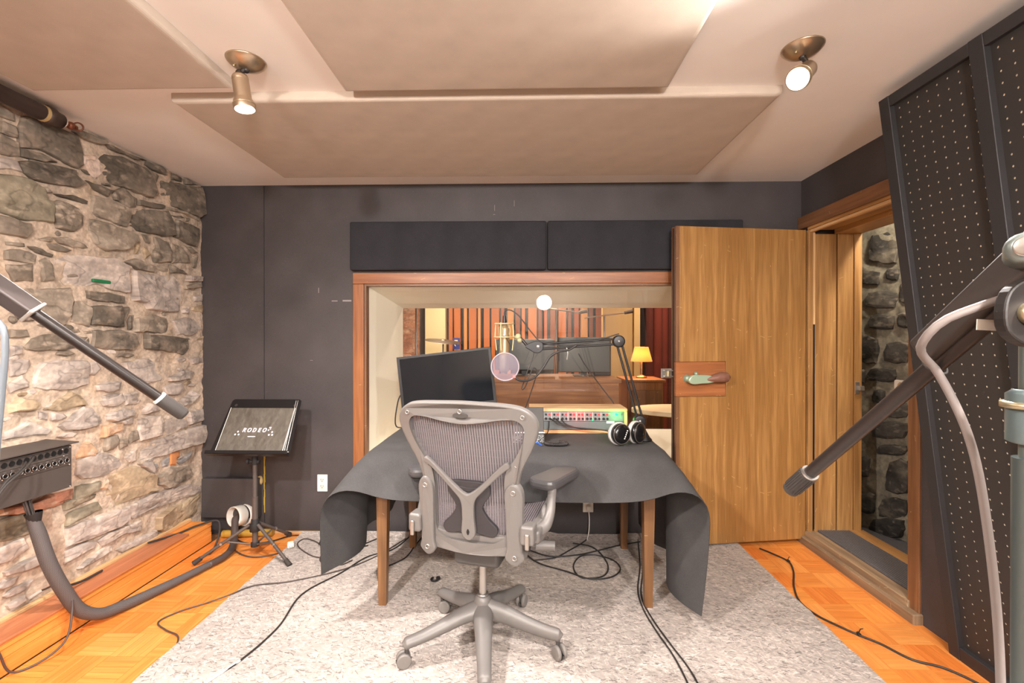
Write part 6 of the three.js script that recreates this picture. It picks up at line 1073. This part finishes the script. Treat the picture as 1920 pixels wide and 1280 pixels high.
  const mst = (x, z, h, bx, by, label) => { const s = thing('far_microphone_stand', label, 'microphone stand', [x, 0, z]); part(s, 'pole', cyl([0, .3, 0], [0, h, 0], .011), M.steel); part(s, 'boom', cyl([-bx, h - by, 0], [bx, h + by, .02], .009), M.steel); part(s, 'microphone', cyl([bx, h + by, .02], [bx + .1, h + by + .02, .03], .02, .024), M.standMetal); for (let k = 0; k < 3; k++) part(s, 'leg', cyl([0, .32, 0], [Math.cos(k * 2.1 + .4) * .3, .008, Math.sin(k * 2.1 + .4) * .3], .01), M.steel); };
  mst(-1.27, -5.4, 1.75, .3, .02, 'tall chrome microphone stand at far left beyond the glass'); mst(.42, -5.7, 1.7, .28, -.04, 'chrome microphone stand in the middle beyond the glass'); mst(1.0, -5.6, 1.62, .24, .03, 'chrome microphone stand by the tan partition beyond the glass');
  { const s = thing('side_cabinet', 'small wooden cabinet by the red curtain beyond the glass', 'cabinet', [1.22, 0, -4.75]); part(s, 'carcass', new RoundedBoxGeometry(.36, .9, .4, 1, .01).translate(0, .45, 0), M.liveWood); part(s, 'cabinet_top', new RoundedBoxGeometry(.4, .025, .44, 1, .005).translate(0, .9125, 0), M.liveWood); part(s, 'door_panel', box(-.15, .15, .08, .82, .2, .212, .003, 'y'), M.brownWood); }
  { const s = thing('table_lamp', 'warm shaded lamp glowing on the cabinet beyond the glass', 'lamp', [1.24, .926, -4.78]); part(s, 'stem', cyl([0, 0, 0], [0, .2, 0], .012), M.brass); part(s, 'lamp_base', lathe([[0, 0], [.06, 0], [.05, .015], [.012, .03]], [0, 0, 0]), M.brass); part(s, 'lamp_shade', lathe([[.11, .17], [.07, .32], [.068, .32], [.108, .17]], [0, 0, 0], [0, 1, 0], 24), new THREE.MeshPhysicalMaterial({ color: 0xf0c890, roughness: .9, transmission: .4, thickness: 0 })); part(s, 'bulb', ball(0, .23, 0, .03), new THREE.MeshStandardMaterial({ color: 0xffffff, emissive: new THREE.Color(1, .72, .4), emissiveIntensity: 3 })); const L = new THREE.PointLight(0xffb070, .5, 0, 2); L.position.set(0, .23, 0); L.castShadow = true; L.name = 'lamp_light'; s.add(L); }
  { const t = thing('pale_table', 'pale curved table end beyond the glass beside the open door', 'table', [1.16, 0, -3.96]); part(t, 'table_top', (() => { const g = flat(smoothLoop([[-.2, -.05], [.05, .2], [.4, .25], [.6, .0], [.4, -.25], [.0, -.25]], 50), .03, .005); g.rotateX(Math.PI / 2); g.translate(0, .72, 0); return g; })(), std(0xe6d3ae, .5)); part(t, 'pedestal', cyl([.2, .01, 0], [.2, .69, 0], .04), M.standMetal); part(t, 'pedestal_foot', lathe([[0, 0], [.2, 0], [.19, .02], [.04, .04]], [.2, 0, 0]), M.standMetal); }
  // unseen downlights, placed to light the room beyond the window
  const can = (x, z, p, label) => { const s = thing('unseen_downlight', label, 'downlight', [x, H, z], 0, 'unseen downlights beyond the window'); part(s, 'trim_ring', lathe([[.05, 0], [.08, 0], [.08, -.012], [.05, -.012]], [0, 0, 0]), M.whitePlastic); part(s, 'lens', lathe([[0, -.006], [.05, -.006], [.05, -.001], [0, -.001]], [0, 0, 0]), new THREE.MeshStandardMaterial({ color: 0xffffff, emissive: new THREE.Color(1, .82, .6), emissiveIntensity: 8 })); const L = new THREE.SpotLight(new THREE.Color(1, .8, .58), p, 0, 1.3, 1, 2); L.position.set(0, -.03, 0); L.target.position.set(0, -1, 0); L.castShadow = true; L.shadow.radius = 2.5; L.name = 'unseen_downlight_beam'; L.target.name = 'downlight_aim'; s.add(L, L.target); };
  can(-1.1, -6.2, 10, 'unseen ceiling downlight lighting the cream panel beyond the window'); can(.4, -6.2, 10, 'unseen ceiling downlight lighting the slats beyond the window'); can(1.7, -5.2, 8, 'unseen ceiling downlight lighting the red curtain beyond the window'); can(0, -4.4, 5, 'unseen ceiling downlight lighting the mixing desk beyond the window');
}
{ // unseen lamp in the passage, placed to light its stones and the door jamb
  const s = thing('unseen_passage_lamp', 'unseen ceiling lamp in the passage, placed to light the stones beyond the door', 'lamp', [2.33, CEIL, -2.45]); part(s, 'lamp_base', lathe([[0, 0], [.08, 0], [.08, -.02], [0, -.02]], [0, 0, 0]), M.whitePlastic); part(s, 'globe', ball(0, -.06, 0, .06, 16), new THREE.MeshStandardMaterial({ color: 0xffffff, emissive: new THREE.Color(1, .92, .8), emissiveIntensity: 6 }));
  const L = new THREE.PointLight(new THREE.Color(1, .9, .74), 2.4, 0, 2); L.position.set(0, -.06, 0); L.castShadow = true; L.shadow.radius = 3; L.name = 'unseen_passage_light'; s.add(L);
}
{ // added fill light behind the viewpoint, shaped as a globe, for broad soft light
  const s = thing('added_fill_globe', 'added fill light behind the viewpoint, a white globe on a pole', 'lamp', [.35, 0, 1.15]);
  part(s, 'pole', cyl([0, .02, 0], [0, 1.84, 0], .012), M.black); part(s, 'foot', lathe([[0, 0], [.14, 0], [.13, .02], [.02, .03]], [0, .001, 0]), M.black);
  part(s, 'globe', ball(0, 1.93, 0, .08, 28), new THREE.MeshStandardMaterial({ color: 0xffffff, emissive: new THREE.Color(1, .9, .8), emissiveIntensity: 4 }));
  const L = new THREE.PointLight(new THREE.Color(1, .97, .95), FILL_POWER, 0, 2); L.position.set(0, 1.93, -.1); L.castShadow = true; L.shadow.radius = 6; L.name = 'added_fill_light'; s.add(L);
}
shade(scene);
renderer.render(scene, camera);
